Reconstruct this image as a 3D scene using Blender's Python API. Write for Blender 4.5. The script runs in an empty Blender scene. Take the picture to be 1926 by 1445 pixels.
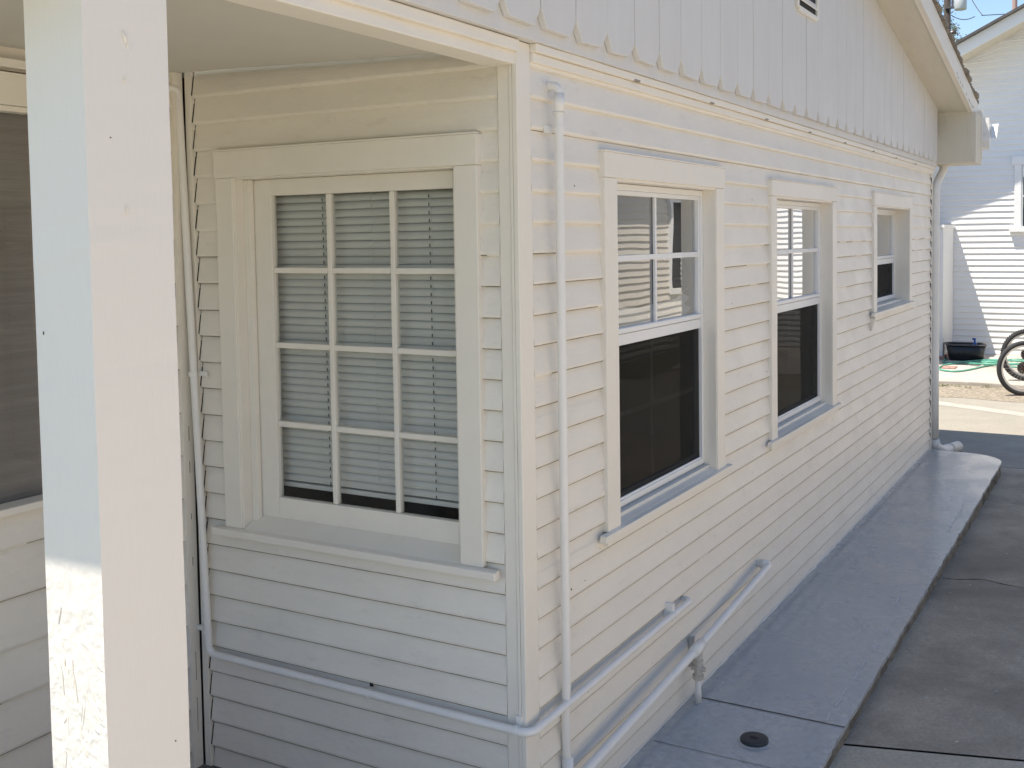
import bpy, math, random
from mathutils import Vector, Matrix, noise
random.seed(7)
S = bpy.context.scene
COL = S.collection

# ------------------------------------------------------------------ camera
cam_d = bpy.data.cameras.new("camera")
cam = bpy.data.objects.new("camera", cam_d)
COL.objects.link(cam)
S.camera = cam
cam_d.sensor_width = 36
cam_d.lens = 2007.4 / 1926 * 36
cam_d.shift_x = -0.0337
cam_d.shift_y = -0.0878
cam_d.clip_start = 0.05
cam_d.clip_end = 3000
rgt = Vector((0.485, -0.875, -0.014)).normalized()
fwd = Vector((0.873, 0.485, -0.052))
fwd = (fwd - rgt * fwd.dot(rgt)).normalized()
up = rgt.cross(fwd)
M = Matrix((rgt, up, -fwd)).transposed().to_4x4()
M.translation = Vector((-2.576, -1.516, 1.8))
cam.matrix_world = M

# ------------------------------------------------------------------ light
sun_dir = Vector((-0.33, 0.305, 1.0)).normalized()          # towards the sun
EL = math.asin(sun_dir.z)
w = bpy.data.worlds.new("World")
S.world = w
w.use_nodes = True
nt = w.node_tree
bg = nt.nodes["Background"]
sky = nt.nodes.new("ShaderNodeTexSky")
sky.sky_type = 'NISHITA'
sky.sun_disc = False
sky.sun_elevation = EL
sky.sun_rotation = math.atan2(sun_dir.x, sun_dir.y)
sky.ozone_density = 1.0
sky.dust_density = 0.1
sky.altitude = 600
sky.ozone_density = 1.0
nt.links.new(sky.outputs[0], bg.inputs[0])
bg.inputs[1].default_value = 0.105
sl = bpy.data.lights.new("sun", 'SUN')
sl.energy = 4.1
sl.angle = math.radians(0.5)
sl.color = (1.0, 0.91, 0.79)
so = bpy.data.objects.new("sun", sl)
COL.objects.link(so)
so.rotation_euler = sun_dir.to_track_quat('Z', 'Y').to_euler()
S.view_settings.view_transform = 'Standard'
S.view_settings.look = 'None'
S.view_settings.gamma = 1.0
S.view_settings.exposure = 0.96
S.cycles.max_bounces = 10
S.cycles.diffuse_bounces = 6
S.cycles.transparent_max_bounces = 16
S.cycles.sample_clamp_indirect = 8

# ------------------------------------------------------------------ materials
def mat(name, col, rough=0.5, var=0.0, vscale=3.0, bump=0.0, bscale=40.0, stretch=(1, 1, 1), metallic=0.0,
        dirt=None, dirt_scale=6.0, dirt_amt=0.0, coat=0.0, spec=0.5, rvar=0.0, bdist=0.002, col2=None, bump2=None):
    m = bpy.data.materials.new(name)
    m.use_nodes = True
    t = m.node_tree
    N, L = t.nodes, t.links
    b = N["Principled BSDF"]
    b.inputs["Roughness"].default_value = rough
    b.inputs["Metallic"].default_value = metallic
    b.inputs["Specular IOR Level"].default_value = spec
    b.inputs["Coat Weight"].default_value = coat
    tc = N.new("ShaderNodeTexCoord")
    mp = N.new("ShaderNodeMapping")
    mp.inputs["Scale"].default_value = stretch
    L.new(tc.outputs["Object"], mp.inputs[0])
    out = None
    if var > 0 or col2:
        n = N.new("ShaderNodeTexNoise")
        n.inputs["Scale"].default_value = vscale
        n.inputs["Detail"].default_value = 6
        n.inputs["Roughness"].default_value = 0.62
        L.new(mp.outputs[0], n.inputs[0])
        r = N.new("ShaderNodeValToRGB")
        c2 = col2 or tuple(min(1, c * (1 + var)) for c in col)
        c1 = col if col2 else tuple(c * (1 - var) for c in col)
        r.color_ramp.elements[0].position = 0.35
        r.color_ramp.elements[1].position = 0.65
        r.color_ramp.elements[0].color = (*c1, 1)
        r.color_ramp.elements[1].color = (*c2, 1)
        L.new(n.outputs[0], r.inputs[0])
        out = r.outputs[0]
    else:
        rgb = N.new("ShaderNodeRGB")
        rgb.outputs[0].default_value = (*col, 1)
        out = rgb.outputs[0]
    if dirt:
        n = N.new("ShaderNodeTexNoise")
        n.inputs["Scale"].default_value = dirt_scale
        n.inputs["Detail"].default_value = 9
        n.inputs["Roughness"].default_value = 0.72
        L.new(mp.outputs[0], n.inputs[0])
        r = N.new("ShaderNodeValToRGB")
        r.color_ramp.elements[0].position = 0.57
        r.color_ramp.elements[1].position = 0.74
        r.color_ramp.elements[0].color = (0, 0, 0, 1)
        r.color_ramp.elements[1].color = (dirt_amt,) * 3 + (1,)
        L.new(n.outputs[0], r.inputs[0])
        mx = N.new("ShaderNodeMixRGB")
        L.new(r.outputs[0], mx.inputs[0])
        L.new(out, mx.inputs[1])
        mx.inputs[2].default_value = (*dirt, 1)
        out = mx.outputs[0]
    L.new(out, b.inputs["Base Color"])
    if rvar > 0:
        n = N.new("ShaderNodeTexNoise")
        n.inputs["Scale"].default_value = 5
        n.inputs["Detail"].default_value = 5
        L.new(tc.outputs["Object"], n.inputs[0])
        mr = N.new("ShaderNodeMapRange")
        mr.inputs["From Min"].default_value = 0.35
        mr.inputs["From Max"].default_value = 0.65
        mr.inputs["To Min"].default_value = max(0.03, rough - rvar)
        mr.inputs["To Max"].default_value = rough + rvar
        L.new(n.outputs[0], mr.inputs[0])
        L.new(mr.outputs[0], b.inputs["Roughness"])
    last = None
    for (bs, st, sc, dist) in ([(bump, stretch, bscale, bdist)] if bump > 0 else []) + (bump2 or []):
        mp2 = N.new("ShaderNodeMapping")
        mp2.inputs["Scale"].default_value = st
        L.new(tc.outputs["Object"], mp2.inputs[0])
        n = N.new("ShaderNodeTexNoise")
        n.inputs["Scale"].default_value = sc
        n.inputs["Detail"].default_value = 5
        n.inputs["Roughness"].default_value = 0.6
        L.new(mp2.outputs[0], n.inputs[0])
        bp = N.new("ShaderNodeBump")
        bp.inputs["Strength"].default_value = bs
        bp.inputs["Distance"].default_value = dist
        L.new(n.outputs[0], bp.inputs["Height"])
        if last:
            L.new(last, bp.inputs["Normal"])
        last = bp.outputs[0]
    if last:
        L.new(last, b.inputs["Normal"])
    return m

WHITE = (0.80, 0.755, 0.675)
M_siding = mat("painted siding", WHITE, 0.38, var=0.03, vscale=2.5, bump=0.5, bscale=26, stretch=(1, 1, 3.2), bdist=0.002,
               dirt=(0.42, 0.39, 0.33), dirt_scale=7, dirt_amt=0.30, rvar=0.10,
               bump2=[(0.5, (1, 1, 1), 5, 0.012), (0.25, (1, 1, 1), 160, 0.0006)])
M_vert = mat("painted boards", (0.66, 0.65, 0.63), 0.45, var=0.02, vscale=3, bump=0.4, bscale=30, stretch=(5, 5, 0.5), bdist=0.0015,
             dirt=(0.5, 0.47, 0.40), dirt_scale=5, dirt_amt=0.12, rvar=0.08, bump2=[(0.3, (1, 1, 1), 120, 0.0006)])
M_trim = mat("painted trim", (0.81, 0.765, 0.68), 0.4, var=0.015, vscale=4, bump=0.35, bscale=22, stretch=(2.5, 2.5, 2.5), bdist=0.0012,
             dirt=(0.5, 0.46, 0.38), dirt_scale=9, dirt_amt=0.10, rvar=0.08, bump2=[(0.3, (1, 1, 1), 140, 0.0005)])
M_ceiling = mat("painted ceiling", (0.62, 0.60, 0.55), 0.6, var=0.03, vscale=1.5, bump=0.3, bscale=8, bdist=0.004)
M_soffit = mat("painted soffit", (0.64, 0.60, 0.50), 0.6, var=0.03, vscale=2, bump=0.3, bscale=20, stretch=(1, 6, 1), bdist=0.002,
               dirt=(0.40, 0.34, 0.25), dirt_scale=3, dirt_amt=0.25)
M_pipe = mat("painted pipe", (0.80, 0.785, 0.75), 0.38, var=0.02, vscale=8, bump=0.4, bscale=60, bdist=0.0008,
             dirt=(0.5, 0.46, 0.40), dirt_scale=14, dirt_amt=0.15)
M_vinyl = mat("white vinyl", (0.80, 0.80, 0.79), 0.35, var=0.01, bump=0.1, bscale=50, bdist=0.0005,
              dirt=(0.4, 0.36, 0.32), dirt_scale=20, dirt_amt=0.18)
M_valve = mat("worn valve paint", (0.52, 0.48, 0.43), 0.55, var=0.1, vscale=30, bump=0.5, bscale=90, bdist=0.001,
              dirt=(0.12, 0.10, 0.09), dirt_scale=40, dirt_amt=0.8)
M_black = mat("black void paint", (0.02, 0.02, 0.02), 0.7)
M_lapshadow = mat("lap shadow line", (0.27, 0.245, 0.20), 0.8, var=0.45, vscale=18, stretch=(1, 1, 1))  # shadow line beneath each lap, painted as a dark edge colour
M_crack = mat("dark crack", (0.06, 0.052, 0.045), 0.9)
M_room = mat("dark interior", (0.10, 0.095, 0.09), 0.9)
M_blind = mat("blind slat", (0.80, 0.79, 0.76), 0.45, var=0.02, vscale=6)
M_cord = mat("blind cord", (0.75, 0.75, 0.72), 0.7)
M_shade = mat("woven shade", (0.33, 0.29, 0.27), 0.75, var=0.1, vscale=2, stretch=(1, 1, 30), bump=0.6, bscale=6, bdist=0.003)
M_curtain = mat("white curtain", (0.75, 0.75, 0.76), 0.8)
M_weath = mat("bare weathered wood", (0.46, 0.43, 0.36), 0.85, var=0.3, vscale=40, bump=0.8, bscale=120, bdist=0.002)
M_rubble = mat("dry earth", (0.36, 0.31, 0.24), 0.95, var=0.35, vscale=24, bump=1.0, bscale=90, bdist=0.02)
M_brick = mat("brick", (0.36, 0.22, 0.18), 0.85, var=0.2, vscale=20, bump=0.6, bscale=80, bdist=0.003)
M_bwood = mat("pole wood", (0.05, 0.04, 0.035), 0.9, var=0.3, vscale=3, stretch=(6, 6, 1))
M_xf = mat("transformer paint", (0.55, 0.57, 0.58), 0.45, var=0.04)
M_wire = mat("wire", (0.04, 0.04, 0.045), 0.6)
M_rubber = mat("tyre rubber", (0.030, 0.030, 0.032), 0.75, bump=0.4, bscale=200, bdist=0.001)
M_alu = mat("aluminium", (0.62, 0.63, 0.65), 0.28, metallic=1.0)
M_steel = mat("dark steel", (0.16, 0.13, 0.12), 0.4, metallic=0.9)
M_cass = mat("rusty cassette", (0.11, 0.06, 0.045), 0.55, metallic=0.6, var=0.3, vscale=60)
M_bframe = mat("bicycle paint", (0.05, 0.06, 0.08), 0.25, coat=0.5)
M_tub = mat("black plastic", (0.016, 0.018, 0.022), 0.4, var=0.3, vscale=8, dirt=(0.10, 0.10, 0.10), dirt_scale=9, dirt_amt=0.4)
M_blue = mat("blue plastic", (0.01, 0.07, 0.32), 0.3)
M_hose = mat("green hose", (0.09, 0.33, 0.24), 0.35, var=0.15, vscale=8)
M_cap = mat("black rubber cap", (0.022, 0.028, 0.036), 0.5, bump=0.3, bscale=60, bdist=0.001)
M_roofred = mat("far roof", (0.35, 0.20, 0.15), 0.8)
M_leaf = mat("leaf", (0.075, 0.11, 0.03), 0.5, var=0.45, vscale=9)
M_leafd = mat("grey green leaf", (0.17, 0.20, 0.12), 0.55, var=0.4, vscale=5)
M_bark = mat("bark", (0.10, 0.075, 0.055), 0.9, var=0.3, vscale=12, bump=0.6, bscale=30, bdist=0.01)
M_weed = mat("weed", (0.12, 0.14, 0.04), 0.7, var=0.3, vscale=20)
M_shingle = mat("asphalt shingle", (0.22, 0.195, 0.16), 0.9, var=0.3, vscale=14, bump=0.8, bscale=160, bdist=0.003)
M_pinkpipe = mat("faded vent pipe", (0.45, 0.30, 0.26), 0.6)

M_nwhite = mat("sunlit siding paint", (0.78, 0.775, 0.76), 0.5, var=0.02, vscale=2, bump=0.4, bscale=18, stretch=(1, 1, 3), bdist=0.003,
               dirt=(0.5, 0.48, 0.42), dirt_scale=5, dirt_amt=0.1)
M_facing = mat("cream siding paint", (0.66, 0.62, 0.55), 0.5, var=0.02, vscale=2)
M_gutter = mat("gutter paint", (0.74, 0.74, 0.73), 0.35, var=0.03, vscale=9, bump=0.5, bscale=18, bdist=0.006,
               dirt=(0.15, 0.13, 0.10), dirt_scale=11, dirt_amt=0.5)


def concrete(name, c1, c2, rough, scale, stain, stain_amt, bump, coat=0.0, spots=None, rvar=0.0, streak=None, fine=70):
    m = bpy.data.materials.new(name)
    m.use_nodes = True
    N, L = m.node_tree.nodes, m.node_tree.links
    b = N["Principled BSDF"]
    b.inputs["Roughness"].default_value = rough
    b.inputs["Coat Weight"].default_value = coat
    b.inputs["Coat Roughness"].default_value = 0.12
    tc = N.new("ShaderNodeTexCoord")

    def nz(s, d=8, r=0.65, dist=0.0):
        n = N.new("ShaderNodeTexNoise")
        n.inputs["Scale"].default_value = s
        n.inputs["Detail"].default_value = d
        n.inputs["Roughness"].default_value = r
        n.inputs["Distortion"].default_value = dist
        L.new(tc.outputs["Object"], n.inputs[0])
        return n

    def ramp(src, p0, p1, a, bb):
        r = N.new("ShaderNodeValToRGB")
        r.color_ramp.elements[0].position = p0
        r.color_ramp.elements[1].position = p1
        r.color_ramp.elements[0].color = (*a, 1)
        r.color_ramp.elements[1].color = (*bb, 1)
        L.new(src.outputs[0], r.inputs[0])
        return r
    base = ramp(nz(scale, 9, 0.68, 0.3), 0.32, 0.68, c1, c2)
    fineN = ramp(nz(fine, 4, 0.7), 0.3, 0.7, (0.82,) * 3, (1.12,) * 3)
    mul = N.new("ShaderNodeMixRGB")
    mul.blend_type = 'MULTIPLY'
    mul.inputs[0].default_value = 1
    L.new(base.outputs[0], mul.inputs[1])
    L.new(fineN.outputs[0], mul.inputs[2])
    out = mul.outputs[0]
    st = ramp(nz(scale * 0.35, 7, 0.6, 0.6), 0.50, 0.68, (0, 0, 0), (stain_amt,) * 3)
    mx = N.new("ShaderNodeMixRGB")
    L.new(st.outputs[0], mx.inputs[0])
    L.new(out, mx.inputs[1])
    mx.inputs[2].default_value = (*stain, 1)
    out = mx.outputs[0]
    if spots:
        sp = ramp(nz(spots[1], 3, 0.5), 0.70, 0.73, (0, 0, 0), (spots[2],) * 3)
        mx = N.new("ShaderNodeMixRGB")
        L.new(sp.outputs[0], mx.inputs[0])
        L.new(out, mx.inputs[1])
        mx.inputs[2].default_value = (*spots[0], 1)
        out = mx.outputs[0]
    L.new(out, b.inputs["Base Color"])
    if rvar:
        rr = N.new("ShaderNodeMapRange")
        rr.inputs["From Min"].default_value = 0.38
        rr.inputs["From Max"].default_value = 0.62
        rr.inputs["To Min"].default_value = rough - rvar
        rr.inputs["To Max"].default_value = rough + rvar
        L.new(nz(3.5, 6, 0.6, 0.5).outputs[0], rr.inputs[0])
        L.new(rr.outputs[0], b.inputs["Roughness"])
    b1 = N.new("ShaderNodeBump")
    b1.inputs["Strength"].default_value = bump
    b1.inputs["Distance"].default_value = 0.004
    L.new(nz(fine * 1.3, 5, 0.7).outputs[0], b1.inputs["Height"])
    b2 = N.new("ShaderNodeBump")
    b2.inputs["Strength"].default_value = 0.4
    b2.inputs["Distance"].default_value = 0.008
    L.new(nz(6, 5, 0.6).outputs[0], b2.inputs["Height"])
    L.new(b1.outputs[0], b2.inputs["Normal"])
    L.new(b2.outputs[0], b.inputs["Normal"])
    return m


M_drive = concrete("weathered driveway", (0.27, 0.235, 0.190), (0.46, 0.405, 0.33), 0.85, 2.2, (0.165, 0.145, 0.12), 0.7, 0.7,
                   spots=((0.35, 0.32, 0.27), 55, 0.3))
M_drive2 = concrete("pale driveway", (0.40, 0.36, 0.29), (0.52, 0.47, 0.38), 0.85, 2.5, (0.30, 0.27, 0.22), 0.6, 0.6,
                    spots=((0.16, 0.15, 0.13), 60, 0.5))
M_drive3 = concrete("rear pavement", (0.29, 0.265, 0.23), (0.39, 0.36, 0.31), 0.85, 1.6, (0.19, 0.18, 0.165), 0.6, 0.6)
M_walkc = concrete("pale sidewalk", (0.42, 0.39, 0.35), (0.56, 0.52, 0.46), 0.85, 3.0, (0.3, 0.27, 0.22), 0.5, 0.6)
M_bounce = concrete("bounce driveway", (0.56, 0.49, 0.38), (0.64, 0.56, 0.44), 0.85, 1.5, (0.44, 0.39, 0.31), 0.4, 0.5)  # extra pale tone so the unseen strip bounces light to the house
M_sun = concrete("sunlit pavement", (0.30, 0.28, 0.235), (0.37, 0.345, 0.29), 0.9, 1.3, (0.30, 0.27, 0.21), 0.5, 0.6)
M_stripe = concrete("worn stripe", (0.40, 0.38, 0.33), (0.47, 0.45, 0.40), 0.85, 5, (0.42, 0.39, 0.32), 0.5, 0.5)
M_slab = concrete("blue grey floor paint", (0.385, 0.415, 0.445), (0.435, 0.462, 0.485), 0.27, 2.6, (0.345, 0.38, 0.42), 0.6, 0.10,
                  coat=0.5, rvar=0.10, fine=30, spots=((0.36, 0.36, 0.38), 26, 0.12))
M_edge = concrete("rough slab edge", (0.13, 0.115, 0.09), (0.26, 0.24, 0.21), 0.95, 14, (0.05, 0.045, 0.035), 0.8, 1.0)
M_scuff = mat("pale scuff", (0.58, 0.58, 0.59), 0.6)
M_yard = concrete("front yard", (0.12, 0.13, 0.06), (0.18, 0.17, 0.09), 0.95, 1.0, (0.10, 0.10, 0.05), 0.5, 0.7)


def post_mat():
    """house paint over heavily scraped, lumpy wood: relief gets much rougher on the lower half of the post"""
    m = bpy.data.materials.new("post paint")
    m.use_nodes = True
    N, L = m.node_tree.nodes, m.node_tree.links
    b = N["Principled BSDF"]
    b.inputs["Base Color"].default_value = (0.83, 0.795, 0.74, 1)
    b.inputs["Roughness"].default_value = 0.42
    tc = N.new("ShaderNodeTexCoord")
    sep = N.new("ShaderNodeSeparateXYZ")
    L.new(tc.outputs["Object"], sep.inputs[0])
    mr = N.new("ShaderNodeMapRange")
    mr.inputs["From Min"].default_value = 1.32
    mr.inputs["From Max"].default_value = 1.15
    mr.inputs["To Min"].default_value = 0.02
    mr.inputs["To Max"].default_value = 1.0
    L.new(sep.outputs[2], mr.inputs[0])
    # only the street face is scraped
    mx = N.new("ShaderNodeMapRange")
    mx.inputs["From Min"].default_value = -1.39
    mx.inputs["From Max"].default_value = -1.395
    L.new(sep.outputs[0], mx.inputs[0])
    mm = N.new("ShaderNodeMath"); mm.operation = 'MULTIPLY'
    L.new(mr.outputs[0], mm.inputs[0]); L.new(mx.outputs[0], mm.inputs[1])

    def nz(s, st, d=6, r=0.65, dist=0.0):
        mp = N.new("ShaderNodeMapping")
        mp.inputs["Scale"].default_value = st
        L.new(tc.outputs["Object"], mp.inputs[0])
        n = N.new("ShaderNodeTexNoise")
        n.inputs["Scale"].default_value = s
        n.inputs["Detail"].default_value = d
        n.inputs["Roughness"].default_value = r
        n.inputs["Distortion"].default_value = dist
        L.new(mp.outputs[0], n.inputs[0])
        return n
    v = N.new("ShaderNodeTexVoronoi")
    v.feature = 'F1'
    v.inputs["Scale"].default_value = 22
    mp = N.new("ShaderNodeMapping")
    mp.inputs["Scale"].default_value = (1, 1.4, 0.6)
    L.new(tc.outputs["Object"], mp.inputs[0])
    dn = nz(9, (1, 1, 1), 3, 0.6)
    add = N.new("ShaderNodeMixRGB"); add.blend_type = 'ADD'; add.inputs[0].default_value = 0.25
    L.new(mp.outputs[0], add.inputs[1]); L.new(dn.outputs[1], add.inputs[2])
    L.new(add.outputs[0], v.inputs[0])
    b1 = N.new("ShaderNodeBump")
    b1.inputs["Distance"].default_value = 0.0045
    L.new(mm.outputs[0], b1.inputs["Strength"])
    mixh = N.new("ShaderNodeMath"); mixh.operation = 'MULTIPLY'
    n1 = nz(16, (1, 1.3, 0.5), 7, 0.7, 1.2)
    L.new(n1.outputs[0], mixh.inputs[0]); L.new(v.outputs[0], mixh.inputs[1])
    L.new(mixh.outputs[0], b1.inputs["Height"])
    b2 = N.new("ShaderNodeBump")
    b2.inputs["Strength"].default_value = 0.55
    b2.inputs["Distance"].default_value = 0.0013
    L.new(nz(30, (5, 5, 0.35), 5, 0.6).outputs[0], b2.inputs["Height"])
    L.new(b1.outputs[0], b2.inputs["Normal"])
    b3 = N.new("ShaderNodeBump")
    b3.inputs["Strength"].default_value = 0.3
    b3.inputs["Distance"].default_value = 0.002
    L.new(nz(14, (1, 1, 1), 4, 0.6).outputs[0], b3.inputs["Height"])
    L.new(b2.outputs[0], b3.inputs["Normal"])
    L.new(b3.outputs[0], b.inputs["Normal"])
    return m


M_post = post_mat()


def glass_mat(name, fmul=1.0, tint=(0.80, 0.82, 0.81), wob=0.0, rough=0.0):
    m = bpy.data.materials.new(name)
    m.use_nodes = True
    N, L = m.node_tree.nodes, m.node_tree.links
    N.remove(N["Principled BSDF"])
    o = N["Material Output"]
    tr = N.new("ShaderNodeBsdfTransparent")
    tr.inputs[0].default_value = (*tint, 1)
    gl = N.new("ShaderNodeBsdfGlossy")
    gl.inputs["Roughness"].default_value = rough
    fr = N.new("ShaderNodeFresnel")
    fr.inputs[0].default_value = 1.5
    ge_ = N.new("ShaderNodeNewGeometry")
    mi_ = N.new("ShaderNodeMapRange"); mi_.inputs["To Min"].default_value = 1.5; mi_.inputs["To Max"].default_value = 1 / 1.5
    L.new(ge_.outputs["Backfacing"], mi_.inputs[0]); L.new(mi_.outputs[0], fr.inputs[0])
    mu = N.new("ShaderNodeMath"); mu.operation = 'MULTIPLY'; mu.inputs[1].default_value = fmul; mu.use_clamp = True
    L.new(fr.outputs[0], mu.inputs[0])
    mx = N.new("ShaderNodeMixShader")
    L.new(mu.outputs[0], mx.inputs[0])
    L.new(tr.outputs[0], mx.inputs[1])
    L.new(gl.outputs[0], mx.inputs[2])
    L.new(mx.outputs[0], o.inputs[0])
    if wob:
        tc = N.new("ShaderNodeTexCoord")
        n = N.new("ShaderNodeTexNoise")
        n.inputs["Scale"].default_value = 3.0
        n.inputs["Detail"].default_value = 1
        L.new(tc.outputs["Object"], n.inputs[0])
        bp = N.new("ShaderNodeBump")
        bp.inputs["Strength"].default_value = 1
        bp.inputs["Distance"].default_value = wob
        L.new(n.outputs[0], bp.inputs["Height"])
        L.new(bp.outputs[0], gl.inputs["Normal"])
    return m


M_glass = glass_mat("window glass", 1.0)
M_glass2 = glass_mat("double glazing", 4.0, tint=(0.78, 0.80, 0.80), wob=0.0009)


def screen_mat():
    m = bpy.data.materials.new("insect screen")
    m.use_nodes = True
    N, L = m.node_tree.nodes, m.node_tree.links
    b = N["Principled BSDF"]
    b.inputs["Base Color"].default_value = (0.012, 0.012, 0.011, 1)
    b.inputs["Roughness"].default_value = 0.75
    o = N["Material Output"]
    tr = N.new("ShaderNodeBsdfTransparent")
    mx = N.new("ShaderNodeMixShader")
    mx.inputs[0].default_value = 0.80
    b.inputs["Specular IOR Level"].default_value = 0.05
    L.new(tr.outputs[0], mx.inputs[1])
    L.new(b.outputs[0], mx.inputs[2])
    L.new(mx.outputs[0], o.inputs[0])
    return m


M_screen = screen_mat()


# ------------------------------------------------------------------ mesh helpers
class MB:
    def __init__(s):
        s.v = []; s.f = []

    def quad(s, a, b, c, d):
        n = len(s.v)
        s.v += [a, b, c, d]
        s.f.append((n, n + 1, n + 2, n + 3))
        return s

    def box(s, x0, x1, y0, y1, z0, z1):
        n = len(s.v)
        s.v += [(x, y, z) for x in (x0, x1) for y in (y0, y1) for z in (z0, z1)]
        for f in ((0, 1, 3, 2), (4, 6, 7, 5), (0, 4, 5, 1), (2, 3, 7, 6), (0, 2, 6, 4), (1, 5, 7, 3)):
            s.f.append(tuple(n + i for i in f))
        return s

    def beam(s, x0, x1, y0, y1, z0, z1, step=0.12, amp=0.0012, axis=0, seed=0.0, chip=0.0):
        """box cut into short lengths along one axis with slightly wandering edges (old, many times painted boards)"""
        lo, hi = ((x0, x1), (y0, y1), (z0, z1))[axis]
        k = max(1, int(round((hi - lo) / step)))
        rings = []
        for i in range(k + 1):
            t = lo + (hi - lo) * i / k
            r = []
            for (a, bb) in ((0, 0), (1, 0), (1, 1), (0, 1)):
                if axis == 0: p = [t, (y0, y1)[a], (z0, z1)[bb]]
                elif axis == 1: p = [(x0, x1)[a], t, (z0, z1)[bb]]
                else: p = [(x0, x1)[a], (y0, y1)[bb], t]
                q = Vector(p) * 6.0 + Vector((seed, a * 9.1, bb * 5.3))
                d = noise.noise_vector(q)
                for j in range(3):
                    if j != axis:
                        p[j] += d[j] * amp
                        if chip:
                            c = noise.noise(Vector(p) * 38 + Vector((seed, a * 7, bb * 3)))
                            p[j] += c * chip
                r.append(tuple(p))
            rings.append(r)
        n = len(s.v)
        for r in rings: s.v += r
        for i in range(k):
            for j in range(4):
                a = n + 4 * i + j; b = n + 4 * i + (j + 1) % 4
                s.f.append((a, b, b + 4, a + 4))
        s.f.append((n + 3, n + 2, n + 1, n))
        e = n + 4 * k
        s.f.append((e, e + 1, e + 2, e + 3))
        return s

    def tube(s, pts, r, seg=12, caps=True):
        pts = [Vector(p) for p in pts]
        rs = r if isinstance(r, (list, tuple)) else [r] * len(pts)
        n = len(s.v)
        ref = None
        for i, p in enumerate(pts):
            a = pts[max(0, i - 1)]; b = pts[min(len(pts) - 1, i + 1)]
            d = (b - a).normalized()
            if ref is None:
                ref = d.orthogonal().normalized()
            ref = (ref - d * ref.dot(d)).normalized()
            o = d.cross(ref)
            for k in range(seg):
                t = 2 * math.pi * k / seg
                s.v.append(tuple(p + (ref * math.cos(t) + o * math.sin(t)) * rs[i]))
        for i in range(len(pts) - 1):
            for k in range(seg):
                a = n + i * seg + k; b = n + i * seg + (k + 1) % seg
                s.f.append((a, b, b + seg, a + seg))
        if caps:
            s.f.append(tuple(n + k for k in reversed(range(seg))))
            e = n + (len(pts) - 1) * seg
            s.f.append(tuple(e + k for k in range(seg)))
        return s

    def prism(s, poly, d):
        """poly: list of 3d points, extruded by vector d"""
        n = len(s.v); k = len(poly)
        s.v += [tuple(p) for p in poly] + [tuple(Vector(p) + Vector(d)) for p in poly]
        s.f.append(tuple(n + i for i in range(k)))
        s.f.append(tuple(n + k + i for i in reversed(range(k))))
        for i in range(k):
            j = (i + 1) % k
            s.f.append((n + i, n + k + i, n + k + j, n + j))
        return s

    def build(s, name, m, parent=None, bevel=0.0, smooth=False, label=None, seg=2, extra=()):
        mi = [0] * len(s.f) if not getattr(s, 'mi', None) else list(s.mi) + [0] * (len(s.f) - len(s.mi))
        for k_, (e, em) in enumerate(extra):
            n0 = len(s.v); s.v = list(s.v) + list(e.v); s.f = list(s.f) + [tuple(i + n0 for i in f) for f in e.f]
            mi += [k_ + 1] * len(e.f)
        me = bpy.data.meshes.new(name)
        me.from_pydata([tuple(v) for v in s.v], [], s.f)
        me.materials.append(m)
        for (e, em) in extra: me.materials.append(em)
        for i_, p_ in enumerate(me.polygons): p_.material_index = mi[i_]
        import bmesh
        bm = bmesh.new(); bm.from_mesh(me)
        if smooth or bevel:
            bmesh.ops.remove_doubles(bm, verts=bm.verts, dist=1e-5) if smooth else None
        bmesh.ops.recalc_face_normals(bm, faces=bm.faces)
        bm.to_mesh(me); bm.free()
        if smooth:
            for p in me.polygons: p.use_smooth = len(p.vertices) == 4
        o = bpy.data.objects.new(name, me)
        COL.objects.link(o)
        if parent is not None: o.parent = parent
        if bevel:
            b = o.modifiers.new("bevel", 'BEVEL')
            b.width = bevel; b.segments = seg; b.limit_method = 'ANGLE'; b.angle_limit = math.radians(40)
        if label: o["label"] = label
        return o


def tag(o, label, cat, group=None, kind=None):
    o["label"] = label
    if cat: o["category"] = cat
    if group: o["group"] = group
    if kind: o["kind"] = kind
    return o


def struct(name, mb, m, **k):
    o = mb.build(name, m, **k)
    o["kind"] = "structure"
    return o


def thing(name, label, cat, group=None, loc=(0, 0, 0)):
    o = bpy.data.objects.new(name, None)
    o.empty_display_size = 0.2
    o.location = loc
    COL.objects.link(o)
    return tag(o, label, cat, group)


def bend(p, q, r, rad, n=6):
    """arc replacing corner q of path p-q-r"""
    p, q, r = Vector(p), Vector(q), Vector(r)
    a = (p - q).normalized(); b = (r - q).normalized()
    ang = a.angle(b); dist = rad / math.tan(ang / 2)
    s0 = q + a * dist; s1 = q + b * dist
    c = q + (a + b).normalized() * (rad / math.sin(ang / 2))
    out = []
    v0 = s0 - c; v1 = s1 - c
    for i in range(n + 1):
        out.append(c + v0.slerp(v1, i / n) if False else c + (v0 * math.sin((1 - i / n) * (math.pi - ang)) + v1 * math.sin(i / n * (math.pi - ang))) / math.sin(math.pi - ang))
    return out


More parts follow.
